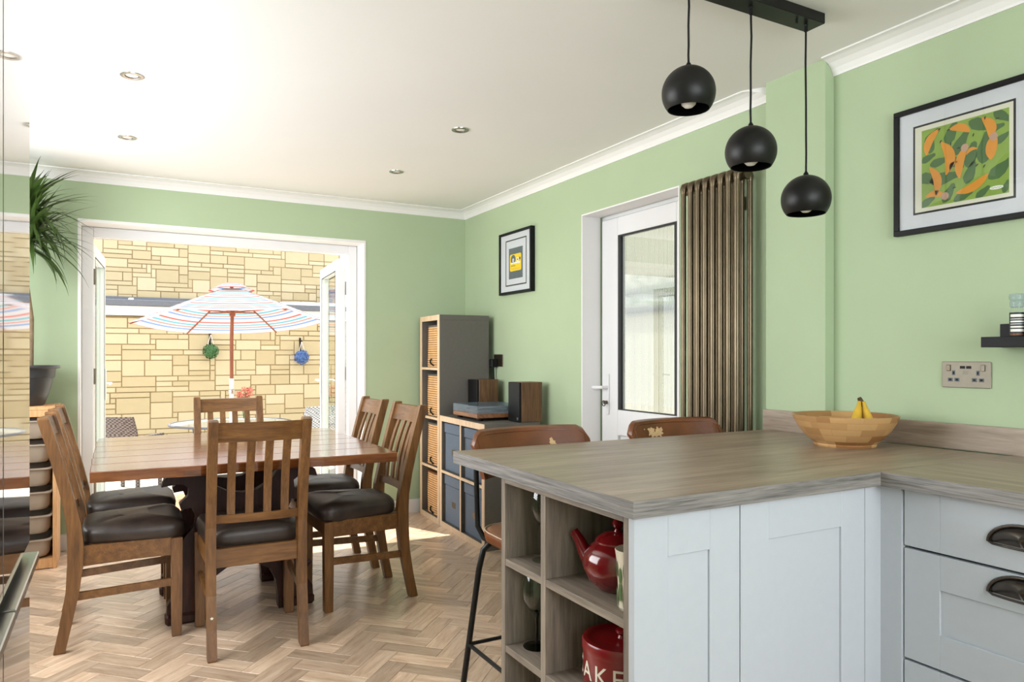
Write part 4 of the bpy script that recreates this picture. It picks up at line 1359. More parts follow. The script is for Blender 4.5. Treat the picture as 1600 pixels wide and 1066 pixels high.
for i in range(2):
    for k in range(2):
        loc = local_to_world(LQ, (0.19, 0.038 + cw2 / 2 + i * (cw2 + 0.018), 0.038 + k * (ch2 + 0.018)))
        t = Thing('fabric_box', 'slate blue fabric storage box in the %s cube of the low shelf' % nm[(i, k)], 'box', loc, KR, 'slate fabric boxes in the low shelf')
        h_ = ch2 - 0.012
        hy = cw2 / 2 - 0.006
        t.part('body', MB().cbox(-0.165, 0.165, -hy + 0.004, hy - 0.004, 0.001, h_ - 0.07, 0.004), 'denim')
        t.part('lid', MB().cbox(-0.170, 0.169, -hy, hy, h_ - 0.068, h_, 0.004), 'denim')
        t.part('label_holder', MB().box(-0.1665, -0.165, -0.03, 0.03, 0.12, 0.16), 'dark_steel')

# turntable and speakers
TZ2 = 0.7855
tt = Thing('turntable', 'wood-plinth record turntable under a clear acrylic lid', 'turntable', (2.225, 4.39, TZ2), R(-1.5))
tt.part('plinth', MB().cbox(-0.175, 0.175, -0.20, 0.20, 0.018, 0.046, 0.003), 'walnut_y')
for sx in (-0.14, 0.14):
    for sy in (-0.16, 0.16):
        tt.part('foot', MB().lathe([(0.02, 0), (0.022, 0.004), (0.018, 0.018)], 16, (sx, sy, 0), cap=True), 'black', smooth=True)
tt.part('platter', MB().lathe([(0.14, 0.048), (0.145, 0.05), (0.145, 0.064), (0.14, 0.067), (0.004, 0.067), (0.003, 0.078), (0, 0.078)], 40, (0.0, 0.03, 0)), 'dark_steel', smooth=True)
tt.part('record', MB().lathe([(0.142, 0.0675), (0.142, 0.070), (0.05, 0.070), (0.0, 0.0705)], 40, (0.0, 0.03, 0)), 'black', smooth=True)
arm = tt.part('tonearm', MB().tube([(0.12, -0.15, 0.078), (0.05, -0.13, 0.082), (-0.08, -0.09, 0.08), (-0.10, -0.07, 0.074)], 0.005, 8)
              .lathe([(0.02, 0.046), (0.02, 0.07), (0.012, 0.09), (0.0, 0.09)], 16, (0.11, -0.147, 0)), 'chrome', smooth=True)
lid = MB()
z0, z1, w_ = 0.047, 0.098, 0.003
lid.box(-0.175, -0.175 + w_, -0.2, 0.2, z0, z1 - w_).box(0.175 - w_, 0.175, -0.2, 0.2, z0, z1 - w_)
lid.box(-0.172, 0.172, -0.2, -0.197, z0, z1 - w_).box(-0.172, 0.172, 0.197, 0.2, z0, z1 - w_).box(-0.175, 0.175, -0.2, 0.2, z1 - w_, z1)
tt.part('lid', lid, 'acrylic')
def speaker(x, y, label):
    t = Thing('bookshelf_speaker', label, 'speaker', (x, y, TZ2), 0.0, 'walnut bookshelf speakers')
    t.part('cabinet', MB().cbox(-0.068, 0.085, -0.074, 0.074, 0, 0.255, 0.002), 'walnut')
    g = t.part('front_grille', MB().cbox(-0.085, -0.069, -0.073, 0.073, 0.001, 0.254, 0.003), 'black')
    t.part('badge', MB().cbox(-0.0866, -0.085, -0.060, -0.044, 0.014, 0.032, 0.0004), 'chrome', parent=g)
    return t
speaker(2.325, 4.062, 'walnut and black bookshelf speaker at the near end of the low shelf')
speaker(2.325, 4.672, 'walnut and black bookshelf speaker behind the turntable, against the tall shelf')

# ------------------------------------------------------------------ radiator
rd = Thing('column_radiator', 'tall bare-metal column radiator on the wall beside the side door', 'radiator', (2.40, 2.437, 0.20))
zb_, zt_ = 0.20, 2.02
sec = None
for i in range(8):
    yc = 2.604 - i * 0.0478
    m = MB()
    for xx_ in (2.352, 2.430):
        m.tube([(xx_, yc, zb_ + 0.03), (xx_, yc, zt_ - 0.03)], 0.0128, 12, cap=False)
    for zc, sg in ((zt_ - 0.028, 1), (zb_ + 0.028, -1)):
        m.tube([(2.352, yc, zc - sg * 0.02), (2.352, yc, zc), (2.358, yc, zc + sg * 0.012), (2.375, yc, zc + sg * 0.018), (2.391, yc, zc + sg * 0.019), (2.407, yc, zc + sg * 0.018),
                (2.424, yc, zc + sg * 0.012), (2.430, yc, zc), (2.430, yc, zc - sg * 0.02)], [0.0128, 0.016, 0.019, 0.020, 0.020, 0.020, 0.019, 0.016, 0.0128], 14)
        m.tube([(2.391, yc - 0.0239, zc), (2.391, yc + 0.0239, zc)], 0.017, 14)
    rd.part('section', m, 'radiator', world=True, smooth=True, auto=50)
for zc in (zt_ - 0.028, zb_ + 0.028):
    rd.part('end_plug', MB().tube([(2.391, 2.604 + 0.0239, zc), (2.391, 2.604 + 0.034, zc)], [0.019, 0.015], 16), 'radiator', world=True, smooth=True)
rd.part('wall_bracket', MB().box(2.44, 2.4695, 2.50, 2.53, 1.86, 1.92).box(2.44, 2.4695, 2.33, 2.36, 1.86, 1.92), 'radiator', world=True)
rd.part('foot_pipe', MB().tube([(2.391, 2.62, 0.22), (2.391, 2.64, 0.20), (2.391, 2.645, 0.0)], 0.008, 8), 'chrome', world=True, smooth=True)

# ------------------------------------------------------------------ pictures on the right wall
def frame(name, label, ya, yb, za, zb, depth):
    """ya nearer the camera, yb farther; front at x = WR - depth"""
    t = Thing(name, label, 'picture', (WR, (ya + yb) / 2, za))
    xf = WR - depth
    w = 0.018
    for a in ((ya, yb, zb - w, zb), (ya, yb, za, za + w), (ya, ya + w, za + w, zb - w), (yb - w, yb, za + w, zb - w)):
        t.part('frame_bar', MB().cbox(xf, WR - 0.0005, a[0], a[1], a[2], a[3], 0.0012), 'black', world=True)
    t.part('mount', MB().box(xf + 0.010, xf + 0.012, ya + w, yb - w, za + w, zb - w), 'mat_board', world=True)
    t.part('glazing', MB().box(xf + 0.004, xf + 0.0055, ya + w, yb - w, za + w, zb - w), 'glass', world=True)
    return t, xf
def flat(t, name, poly, x, mat, parent=None, th=0.0004):
    return t.part(name, MB().prism(poly, x - th, x, 'YZ'), mat, world=True, parent=parent)
def rect(a, b_, c_, d_):
    return [(a, c_), (b_, c_), (b_, d_), (a, d_)]
# banana print
pb, xf = frame('framed_print', 'black-framed print of orange bananas over green leaves, above the socket', 1.151, 1.616, 1.636, 2.078, 0.024)
xm = xf + 0.010
flat(pb, 'mount_line', rect(1.218, 1.548, 1.702, 2.012), xm, 'art_black')
flat(pb, 'paper', rect(1.225, 1.541, 1.709, 2.005), xm - 0.0005, 'mat_cream')
art = flat(pb, 'artwork', rect(1.237, 1.517, 1.722, 1.989), xm - 0.001, 'art_green')
AW, AH = 0.28, 0.267
def A(u, v):
    """u 0..1 left to right as seen, v 0..1 bottom to top"""
    return (1.517 - AW * u, 1.722 + AH * v)
lr2 = random.Random(5)
leaves = [(.13, .90, 40, .12), (.36, .88, 70, .15), (.47, .72, 60, .16), (.70, .88, -30, .16), (.86, .80, 10, .10), (.93, .92, -40, .12), (.12, .78, 80, .10), (.08, .63, 20, .10),
          (.22, .55, 10, .12), (.40, .50, -40, .14), (.59, .55, 75, .16), (.75, .60, 80, .20), (.93, .66, 30, .10), (.10, .36, -20, .16), (.28, .33, 5, .18), (.58, .33, 70, .14),
          (.92, .30, 35, .17), (.33, .13, 60, .13), (.50, .06, 20, .12), (.72, .06, 40, .10), (.06, .06, 30, .12), (.97, .08, 70, .08)]
for (u, v, a, L_) in leaves:
    n = 12
    poly = []
    for k in range(n):
        th = 2 * math.pi * k / n
        lx, ly = L_ * math.cos(th), L_ * 0.42 * math.sin(th) * (1 + 0.25 * math.cos(3 * th))
        uu = u + lx * math.cos(R(a)) - ly * math.sin(R(a))
        vv = v + lx * math.sin(R(a)) + ly * math.cos(R(a))
        poly.append(A(min(.997, max(.003, uu)), min(.997, max(.003, vv))))
    flat(pb, 'leaf_shape', poly, xm - 0.0015, 'art_dark', art)
def banana(u, v, a, L_, w, curl=0.25, x=0.0019, mat='art_orange'):
    up, dn = [], []
    n = 10
    for k in range(n + 1):
        s_ = -1 + 2 * k / n
        cx_, cy_ = s_ * L_, curl * L_ * (1 - s_ * s_)
        hw_ = w * (1 - abs(s_) ** 2.6) + w * 0.12
        for lst, sg in ((up, 1), (dn, -1)):
            px_, py_ = cx_, cy_ + sg * hw_
            lst.append(A(min(.99, max(.01, u + px_ * math.cos(R(a)) - py_ * math.sin(R(a)))), min(.99, max(.01, v + px_ * math.sin(R(a)) + py_ * math.cos(R(a))))))
    flat(pb, 'banana_shape', up + dn[::-1], xm - x, mat, art)
for args in ((.14, .82, 62, .17, .045, .3), (.46, .88, -22, .13, .042, .3), (.76, .82, 108, .15, .05, -.35), (.27, .58, 98, .22, .055, -.35), (.50, .48, 78, .20, .045, .2),
             (.83, .58, 82, .15, .055, .1), (.14, .32, 102, .19, .045, -.3), (.60, .19, 24, .20, .045, -.22), (.17, .12, -10, .12, .035, .3), (.40, .45, 50, .07, .02, .6), (.60, .58, 20, .07, .02, .5)):
    banana(*args)
for (u, v) in ((.52, .65), (.84, .70), (.29, .10)):
    flat(pb, 'peeled_tip', [A(u + .045 * math.cos(k * math.pi / 5), v + .05 * math.sin(k * math.pi / 5)) for k in range(10)], xm - 0.0023, 'art_pink', art)
for (u, v, a) in ((.22, .96, 30), (.33, .92, 10), (.75, .95, 80), (.24, .80, 60), (.40, .18, 10), (.74, .37, 60), (.36, .74, 80), (.62, .78, 70), (.45, .66, 0), (.88, .90, 5), (.66, .40, 45)):
    banana(u, v, a, .022, .006, .2, 0.0025, 'art_black')
sig = [A(.87 + .075 * math.cos(k * math.pi / 8) * 1.0, .085 + .022 * math.sin(k * math.pi / 8)) for k in range(16)]
sg_ = flat(pb, 'signature_patch', sig, xm - 0.0024, 'art_white', art)
sq = MB()
sq.tube([(xm - 0.0028,) + A(.815 + .01 * k, .085 + .008 * math.sin(k * 2.1)) for k in range(12)], 0.0005, 4)
pb.part('signature', sq, 'art_black', world=True, parent=art)
# cassette print
pc2, xf = frame('framed_print', 'black-framed print of a yellow cassette tape beside the side door', 4.180, 4.640, 1.644, 2.083, 0.034)
xm = xf + 0.010
Yf = lambda u: 4.640 - 0.46 * u
Zf = lambda v: 1.644 + 0.439 * v
def fr_rect(u0, u1, v0, v1):
    return rect(Yf(u1), Yf(u0), Zf(v0), Zf(v1))
flat(pc2, 'mount_line', fr_rect(.19, .84, .13, .87), xm, 'art_black')
flat(pc2, 'paper', fr_rect(.215, .82, .15, .85), xm - 0.0005, 'mat_board')
ar2 = flat(pc2, 'artwork', fr_rect(.30, .73, .24, .73), xm - 0.001, 'art_grey')
def rrect(u0, u1, v0, v1, r_):
    pts = []
    for (cu, cv, a0) in ((u1 - r_, v1 - r_, 0), (u0 + r_, v1 - r_, 90), (u0 + r_, v0 + r_, 180), (u1 - r_, v0 + r_, 270)):
        for k in range(4):
            a = R(a0 + 30 * k)
            pts.append((Yf(cu + r_ * math.cos(a)), Zf(cv + r_ * math.sin(a))))
    return pts
cs = flat(pc2, 'cassette_shape', rrect(.335, .69, .36, .63, .03), xm - 0.0015, 'art_yellow', ar2)
disc = lambda u, v, r_, n=18: [(Yf(u + r_ * math.cos(2 * math.pi * k / n)), Zf(v + r_ * math.sin(2 * math.pi * k / n))) for k in range(n)]
flat(pc2, 'reel_shape', disc(.44, .545, .075), xm - 0.0019, 'art_grey', ar2)
flat(pc2, 'reel_shape', disc(.44, .535, .028), xm - 0.0023, 'art_white', ar2)
flat(pc2, 'reel_shape', disc(.44, .535, .010), xm - 0.0027, 'art_black', ar2)
flat(pc2, 'label_strip', rrect(.37, .66, .475, .50, .01), xm - 0.0021, 'art_white', ar2)
flat(pc2, 'reel_shape', disc(.58, .535, .035), xm - 0.0023, 'art_white', ar2)
flat(pc2, 'reel_shape', disc(.58, .535, .014), xm - 0.0027, 'art_black', ar2)
flat(pc2, 'window_shape', rrect(.63, .665, .525, .565, .01), xm - 0.0023, 'art_black', ar2)
sq = MB()
sq.tube([(xm - 0.0024, Yf(.38 + .012 * k), Zf(.445 + .008 * math.sin(k * 2.3))) for k in range(12)], 0.0012, 4)
pc2.part('scribble', sq, 'art_black', world=True, parent=ar2)
sq = MB()
sq.tube([(xm - 0.0024, Yf(.38 + .014 * k), Zf(.395 + .010 * math.sin(k * 1.7))) for k in range(20)], 0.0009, 4)
pc2.part('scribble', sq, 'art_orange', world=True, parent=ar2)

# ------------------------------------------------------------------ sockets
def socket(name, label, yc, zc, w, h, mat, holes=True):
    t = Thing(name, label, 'socket', (WR, yc, zc))
    x = WR - 0.006
    p = t.part('plate', MB().cbox(x, WR - 0.0005, yc - w / 2, yc + w / 2, zc - h / 2, zc + h / 2, 0.002), mat, world=True)
    if not holes:
        return t
    for s_ in (1, -1):
        yb_ = yc + s_ * 0.039
        for (dy, dz, wy, wz) in ((-0.006 * 0, 0.006, 0.005, 0.008), (0.011, -0.017, 0.008, 0.006), (-0.011, -0.017, 0.008, 0.006)):
            t.part('pin_hole', MB().cbox(x - 0.0006, x, yb_ + dy - wy, yb_ + dy + wy, zc + dz - wz, zc + dz + wz, 0.0003), 'art_grey', world=True, parent=p)
            t.part('pin_slot', MB().box(x - 0.0009, x - 0.0006, yb_ + dy - wy * .5, yb_ + dy + wy * .5, zc + dz - wz * .55, zc + dz + wz * .55), 'black', world=True, parent=p)
        ys = yc + s_ * 0.055
        t.part('switch', MB().cbox(x - 0.005, x, ys - 0.006, ys + 0.006, zc + 0.012, zc + 0.033, 0.0015), 'dark_steel' if s_ > 0 else 'steel', world=True)
    for s_ in (1, -1):
        t.part('usb_port', MB().box(x - 0.0008, x, yc + s_ * 0.010 - 0.008, yc + s_ * 0.010 + 0.008, zc + 0.020, zc + 0.029), 'black', world=True)
    fp = MB()
    for i in range(3):
        fp.box(x - 0.0004, x, yc - 0.009, yc + 0.009, zc + 0.0115 - i * 0.0045, zc + 0.0125 - i * 0.0045)
    t.part('fine_print', fp, 'art_grey', world=True)
    return t
socket('double_socket', 'brushed steel double power socket with usb ports under the banana print', 1.3745, 1.147, 0.157, 0.087, 'steel')
s2 = socket('double_socket', 'dark steel power socket with a black plug beside the tall shelf', 4.703, 1.175, 0.14, 0.09, 'dark_steel', False)
pl = s2.part('plug', MB().cbox(WR - 0.055, WR - 0.0065, 4.708, 4.756, 1.125, 1.185, 0.004), 'black', world=True)
s2.part('cable', MB().tube([(WR - 0.03, 4.735, 1.13), (WR - 0.025, 4.738, 1.05), (WR - 0.02, 4.738, 0.90), (WR - 0.02, 4.738, 0.80)], 0.0075, 8), 'black', world=True, parent=pl, smooth=True)

# ------------------------------------------------------------------ black shelf and grinders
sh = Thing('wall_shelf', 'black stepped ledge shelf on the wall at the right edge', 'shelf', (WR, 0.98, 1.236))
sh.part('ledge', MB().cbox(2.355, WR - 0.0005, 0.70, 1.268, 1.236, 1.268, 0.001), 'black', world=True)
sh.part('riser', MB().cbox(2.40, WR - 0.0005, 0.70, 1.236, 1.268, 1.308, 0.001), 'black', world=True)
for i, yy in enumerate((1.176, 1.128)):
    t = Thing('spice_grinder', ['clear-topped spice grinder with a striped navy label, nearer the shelf end', 'clear-topped spice grinder partly cut off by the right edge'][i], 'grinder',
              (2.378, yy, 1.268), 0, 'spice grinders on the black ledge')
    t.part('jar', MB().lathe([(0.0, 0.0), (0.0185, 0.0), (0.0195, 0.003), (0.0195, 0.075), (0.016, 0.083), (0.016, 0.09)], 20), 'glass', smooth=True)
    t.part('spice', MB().lathe([(0.0, 0.003), (0.0175, 0.003), (0.0175, 0.062), (0.0, 0.066)], 20), 'spice', smooth=True)
    lb = t.part('label_band', MB().lathe([(0.0198, 0.010), (0.0199, 0.072)], 24), 'navy', smooth=True)
    s_ = MB()
    for q, (za, zb) in enumerate(((.014, .022), (.026, .031), (.036, .038), (.042, .047), (.051, .053), (.058, .066))):
        ring0 = [(0.0203 * math.cos(a), 0.0203 * math.sin(a), za) for a in [R(150 + 12 * k) for k in range(11)]]
        s_.rings([ring0, [(x_, y_, zb) for x_, y_, z_ in ring0]], cap=False, closed=False)
    t.part('label_print', s_, 'art_white', parent=lb, smooth=True)
    cap = MB()
    cap.lathe([(0.015, 0.086), (0.0195, 0.09), (0.0195, 0.104), (0.017, 0.107), (0.0205, 0.111), (0.0215, 0.120), (0.0195, 0.128), (0.0, 0.130)], 20)
    t.part('grinder_cap', cap, 'acrylic', smooth=True, auto=30)

# ------------------------------------------------------------------ pendant light
pd = Thing('pendant_light', 'black ceiling bar with three round black metal pendant shades', 'light', (1.79, 1.667, CEIL))
bar = pd.part('ceiling_bar', MB().cbox(1.468, 2.097, 1.628, 1.706, CEIL - 0.036, CEIL - 0.0005, 0.002), 'black_metal', world=True)
pd.part('bar_screw', MB().lathe([(0.004, 0), (0.004, 0.012)], 10, (1.99, 1.655, CEIL - 0.048), cap=True), 'black', world=True, parent=bar)
def sphere_cut(c, r_, cut, tilt=0.0):
    """globe open at the bottom, with thickness"""
    prof = []
    for k in range(25):
        a = math.pi * k / 24 * (1 - cut)
        prof.append((max(0.0001, r_ * math.sin(a)), r_ * math.cos(a)))
    ri = r_ - 0.002
    for k in range(24, -1, -1):
        a = math.pi * k / 24 * (1 - cut)
        prof.append((max(0.0001, ri * math.sin(a)), ri * math.cos(a)))
    m = MB()
    m.lathe(prof, 40, (0, 0, 0), mtx=Matrix.Translation(c) @ Matrix.Rotation(tilt, 4, Vector((math.cos(R(-28)), math.sin(R(-28)), 0))))
    return m
for (x, zc, wob) in ((1.526, 2.008, 0.002), (1.789, 1.866, 0.003), (2.049, 1.740, -0.002)):
    rr_ = 0.0805
    c = (x, 1.667, zc)
    pd.part('cord', MB().tube([(x, 1.667, CEIL - 0.036)] + [(x + wob * math.sin(k * 1.3), 1.667 + wob * math.cos(k), CEIL - 0.036 + (zc + rr_ + 0.006 - CEIL + 0.036) * k / 8) for k in range(1, 8)] + [(x, 1.667, zc + rr_ + 0.006)], 0.0033, 8), 'black', world=True, smooth=True)
    pd.part('cord_grip', MB().lathe([(0.0, -0.022), (0.006, -0.022), (0.006, -0.004), (0.007, 0)], 12, (x, 1.667, CEIL - 0.036)), 'black', world=True, smooth=True)
    sd_ = pd.part('shade', sphere_cut(c, rr_, 0.285), 'black_metal', world=True, smooth=True)
    pd.part('shade_grip', MB().lathe([(0.009, -0.002), (0.008, 0.006), (0.004, 0.012), (0.0035, 0.014)], 14, (x, 1.667, zc + rr_)), 'black', world=True, parent=sd_, smooth=True)
    pd.part('bulb', MB().lathe([(0.0, -0.046), (0.012, -0.044), (0.021, -0.036), (0.0245, -0.024), (0.022, -0.010), (0.014, 0.006), (0.012, 0.03), (0.012, 0.06)], 20, c), 'bulb', world=True, parent=sd_, smooth=True)

# ------------------------------------------------------------------ downlights
lab = ['recessed steel downlight nearest the camera on the left', 'recessed steel downlight at the far left, over the garden doors',
       'recessed steel downlight on the right, nearer the pendant', 'recessed steel downlight at the far right, toward the room corner']
first = None
for i, (x, y) in enumerate(((0.06, 3.366), (0.055, 4.33), (1.545, 3.366), (1.545, 4.325))):
    if i == 0:
        t = Thing('downlight', lab[0], 'light', (x, y, CEIL), 0, 'ceiling downlights')
        t.part('bezel', MB().lathe([(0.045, 0.0), (0.044, -0.004), (0.037, -0.006), (0.027, -0.004), (0.025, 0.0)], 36), 'chrome', smooth=True)
        t.part('lamp_face', MB().lathe([(0.0, -0.0012), (0.012, -0.001), (0.024, -0.0006)], 30), 'bulb', smooth=True)
        t.part('inner_ring', MB().lathe([(0.0265, -0.0035), (0.0235, -0.0015), (0.0235, -0.0005)], 30), 'dark_steel', smooth=True)
        first = t.o
    else:
        c = copy_tree(first)
        c.location = (x, y, CEIL)
        c['label'] = lab[i]

# ------------------------------------------------------------------ fruit bowl with bananas
BX, BY, BR = 2.215, 1.642, 0.171
bw = Thing('fruit_bowl', 'round striped-wood fruit bowl on the worktop', 'bowl', (BX, BY, ZT))
outer = [(0.001, 0.0), (0.098, 0.0), (0.101, 0.006), (0.099, 0.010), (0.122, 0.028), (0.145, 0.055), (0.161, 0.082), (0.170, 0.102), (0.171, 0.106)]
inner = [(0.168, 0.107), (0.163, 0.104), (0.150, 0.078), (0.130, 0.050), (0.10, 0.028), (0.05, 0.018), (0.001, 0.016)]
m = MB().lathe(outer + inner, 64)
bo = bw.part('bowl', m, 'bowl', smooth=True, auto=50)
uvl = bo.data.uv_layers.new(name='UVMap')
for poly in bo.data.polygons:
    us = []
    for li in poly.loop_indices:
        p = bo.data.vertices[bo.data.loops[li].vertex_index].co
        us.append(math.atan2(p.y, p.x) / (2 * math.pi))
    fix = max(us) - min(us) > 0.5
    for li, uu in zip(poly.loop_indices, us):
        p = bo.data.vertices[bo.data.loops[li].vertex_index].co
        uvl.data[li].uv = (((uu + 1) if (fix and uu < 0) else uu) * 1.02, p.z)
bn = Thing('bananas', 'two ripe bananas joined at a dark stalk, lying in the wooden bowl', 'fruit', (BX, BY, ZT + 0.047))
st_ = Vector((0.062, -0.018, 0.104))
for i, (az, ln) in enumerate(((R(196), 0.15), (R(-100), 0.085))):
    pts, rad = [], []
    dh = Vector((math.cos(az), math.sin(az), 0))
    for k in range(12):
        s_ = k / 11
        pts.append(st_ + dh * (0.012 + ln * s_ * (0.5 + 0.5 * s_)) + Vector((0, 0, -0.098 * math.sin(math.pi / 2 * min(1, s_ * 1.25)))))
        rad.append(0.006 + 0.0125 * math.sin(math.pi * min(1, max(0.0, (s_ - 0.08) / 0.92))) ** 0.5 if s_ > 0.08 else 0.0055)
    b_ = bn.part('banana', MB().tube(pts, rad, 8), 'banana', smooth=True, auto=50)
bn.part('stalk', MB().tube([tuple(st_ + Vector((0.004, 0, -0.018))), tuple(st_), tuple(st_ + Vector((-0.006, 0.002, 0.012)))], [0.011, 0.009, 0.007], 8), 'banana_tip', smooth=True)

# ------------------------------------------------------------------ crockery in the cubbies
ZS1, ZS2 = 0.6253, 0.3753
tp = Thing('teapot', 'glossy dark red teapot on the upper cubby shelf', 'teapot', (1.106, 1.464, ZS1))
tp.part('body', MB().lathe([(0.001, 0.0), (0.045, 0.0), (0.050, 0.004), (0.076, 0.028), (0.088, 0.058), (0.084, 0.088), (0.066, 0.110), (0.052, 0.118), (0.050, 0.121)], 40), 'red_glaze', smooth=True)
ld = tp.part('lid', MB().lathe([(0.056, 0.117), (0.057, 0.122), (0.050, 0.130), (0.030, 0.140), (0.010, 0.144), (0.007, 0.150), (0.012, 0.156), (0.015, 0.165), (0.010, 0.175), (0.001, 0.178)], 36), 'red_glaze', smooth=True)
sdv = Vector((-0.33, 0.94, 0)).normalized()
def along(d, up): return tuple(sdv * d + Vector((0, 0, up)))
tp.part('spout', MB().tube([along(0.060, 0.045), along(0.085, 0.058), along(0.105, 0.080), along(0.119, 0.102), along(0.131, 0.116), along(0.137, 0.121)], [0.030, 0.024, 0.018, 0.0145, 0.0125, 0.0125], 16), 'red_glaze', smooth=True)
tp.part('handle', MB().tube([along(-0.07, 0.10), along(-0.10, 0.105), along(-0.12, 0.085), along(-0.118, 0.055), along(-0.095, 0.03), along(-0.075, 0.03)], 0.009, 12), 'red_glaze', smooth=True)
mg = Thing('mug', 'cream patterned mug with green leaves, half hidden beside the red teapot', 'mug', (1.052, 1.331, ZS1))
mgb = mg.part('body', MB().lathe([(0.001, 0.0), (0.034, 0.0), (0.038, 0.005), (0.037, 0.04), (0.040, 0.085), (0.044, 0.105), (0.0425, 0.106), (0.038, 0.088), (0.034, 0.01), (0.001, 0.008)], 36), 'mug', smooth=True)
lp = MB()
for k in range(18):
    a = 2 * math.pi * k / 18
    for (zz, w) in ((0.022 + 0.012 * (k % 2), 0.018), (0.062 + 0.010 * ((k + 1) % 2), 0.015)):
        rl = 0.0403
        q = []
        for j in range(8):
            th = 2 * math.pi * j / 8
            aa = a + 0.13 * math.cos(th)
            q.append((rl * math.cos(aa), rl * math.sin(aa), zz + w * math.sin(th)))
        lp.add(q, [tuple(range(8))])
mg.part('leaf_print', lp, 'leafprint', parent=mgb)
mg.part('handle', MB().tube([(0.036, 0.004, 0.085), (0.060, 0.006, 0.082), (0.066, 0.007, 0.055), (0.056, 0.006, 0.028), (0.036, 0.004, 0.025)], 0.006, 10), 'mug', smooth=True)

mg.o.scale = (1, 1, 1.3)

TC = (1.118, 1.462, ZS2)
tn = Thing('cake_tin', 'red round cake tin with a lid and cream lettering, in the middle cubby', 'tin', TC)
RT = 0.098
tnb = tn.part('body', MB().lathe([(0.001, 0.0), (RT - 0.003, 0.0), (RT, 0.004), (RT, 0.108)], 48), 'red_tin', smooth=True)
tn.part('lid', MB().lathe([(RT + 0.0022, 0.100), (RT + 0.0028, 0.104), (RT + 0.0028, 0.122), (RT, 0.127), (RT - 0.012, 0.128), (RT - 0.018, 0.124), (0.05, 0.126), (0.001, 0.126)], 48), 'red_tin', smooth=True, auto=45)
tn.part('knob', MB().lathe([(0.012, 0.126), (0.009, 0.133), (0.016, 0.140), (0.016, 0.147), (0.001, 0.150)], 20), 'red_tin', smooth=True)
def wrap_text(txt, size, ang_c, zc, radius, parent, name):
    cu = bpy.data.curves.new(name, 'FONT')
    cu.body = txt
    cu.size = size
    cu.align_x = 'CENTER'
    cu.align_y = 'CENTER'
    cu.space_character = 1.25
    cu.extrude = 0.0004
    tmp = bpy.data.objects.new(name + '_tmp', cu)
    COL.objects.link(tmp)
    dg = bpy.context.evaluated_depsgraph_get()
    me = bpy.data.meshes.new_from_object(tmp.evaluated_get(dg))
    bpy.data.objects.remove(tmp)
    bpy.data.curves.remove(cu)
    bm = bmesh.new()
    bm.from_mesh(me)
    bmesh.ops.subdivide_edges(bm, edges=[e_ for e_ in bm.edges if e_.calc_length() > 0.012], cuts=2)
    for v in bm.verts:
        a = ang_c + v.co.x / radius
        rr_ = radius + 0.0006 + v.co.z
        z = zc + v.co.y
        v.co = Vector((rr_ * math.cos(a), rr_ * math.sin(a), z))
    bm.to_mesh(me)
    bm.free()
    me.materials.clear()
    me.materials.append(M['cream'])
    o = bpy.data.objects.new(name, me)
    COL.objects.link(o)
    o.parent = parent
    return o
wrap_text('CAKE', 0.062, R(183), 0.058, RT, tnb, 'lettering')

gb = Thing('wine_goblet', 'clear wine goblet with a dark green stem in the narrow cubby', 'glass', (1.06, 1.786, ZS2))
gb.part('cup', MB().lathe([(0.004, 0.098), (0.018, 0.103), (0.034, 0.118), (0.043, 0.142), (0.044, 0.165), (0.039, 0.190), (0.034, 0.205), (0.0332, 0.205), (0.038, 0.188), (0.0428, 0.165), (0.042, 0.143), (0.033, 0.120), (0.017, 0.106), (0.001, 0.102)], 36), 'smoke_glass', smooth=True)
gb.part('stem', MB().lathe([(0.0065, 0.006), (0.0055, 0.02), (0.0055, 0.08), (0.008, 0.098), (0.003, 0.104)], 16), 'green_glass', smooth=True)
gb.part('foot', MB().lathe([(0.001, 0.0), (0.038, 0.0), (0.0385, 0.002), (0.02, 0.004), (0.0065, 0.008)], 32), 'green_glass', smooth=True)
g2 = Thing('wine_goblet', 'tall clear goblet standing in the top narrow cubby', 'glass', (1.075, 1.765, ZS1))
g2.part('cup', MB().lathe([(0.004, 0.098), (0.018, 0.103), (0.032, 0.118), (0.040, 0.142), (0.041, 0.165), (0.037, 0.190), (0.032, 0.205), (0.031, 0.205), (0.036, 0.188), (0.0398, 0.165), (0.039, 0.143), (0.031, 0.120), (0.017, 0.106), (0.001, 0.102)], 32), 'smoke_glass', smooth=True)
g2.part('stem', MB().lathe([(0.0065, 0.006), (0.0055, 0.02), (0.0055, 0.08), (0.008, 0.098), (0.003, 0.104)], 16), 'smoke_glass', smooth=True)
g2.part('foot', MB().lathe([(0.001, 0.0), (0.036, 0.0), (0.0365, 0.002), (0.02, 0.004), (0.0065, 0.008)], 32), 'smoke_glass', smooth=True)

# ------------------------------------------------------------------ outside: patio, walls, umbrella
PZ = -0.30
struct('patio', MB().box(-9, 16, WB + TH, 22, PZ - 0.1, PZ).box(WR + 0.2, 16, -6, WB + TH, PZ - 0.1, PZ), 'patio', label='pale patio outside the garden doors')
PAT = bpy.data.objects['patio']
struct('doorstep', MB().box(DX0 - 0.1, DX1 + 0.1, WB + TH, WB + TH + 0.32, PZ, -0.14), 'patio', PAT)
me = bpy.data.meshes.new('paver')
mb_ = MB().cbox(-0.048, 0.048, -0.098, 0.098, -0.02, 0.012, 0.004)
me.from_pydata(mb_.v, [], mb_.f)
me.materials.append(M['paver'])
for i in range(26):
    for j in range(7):
        o = bpy.data.objects.new('paver', me)
        o.location = (-0.7 + i * 0.102, 7.3 + j * 0.202 + 0.0, PZ)
        o.parent = PAT
        COL.objects.link(o)

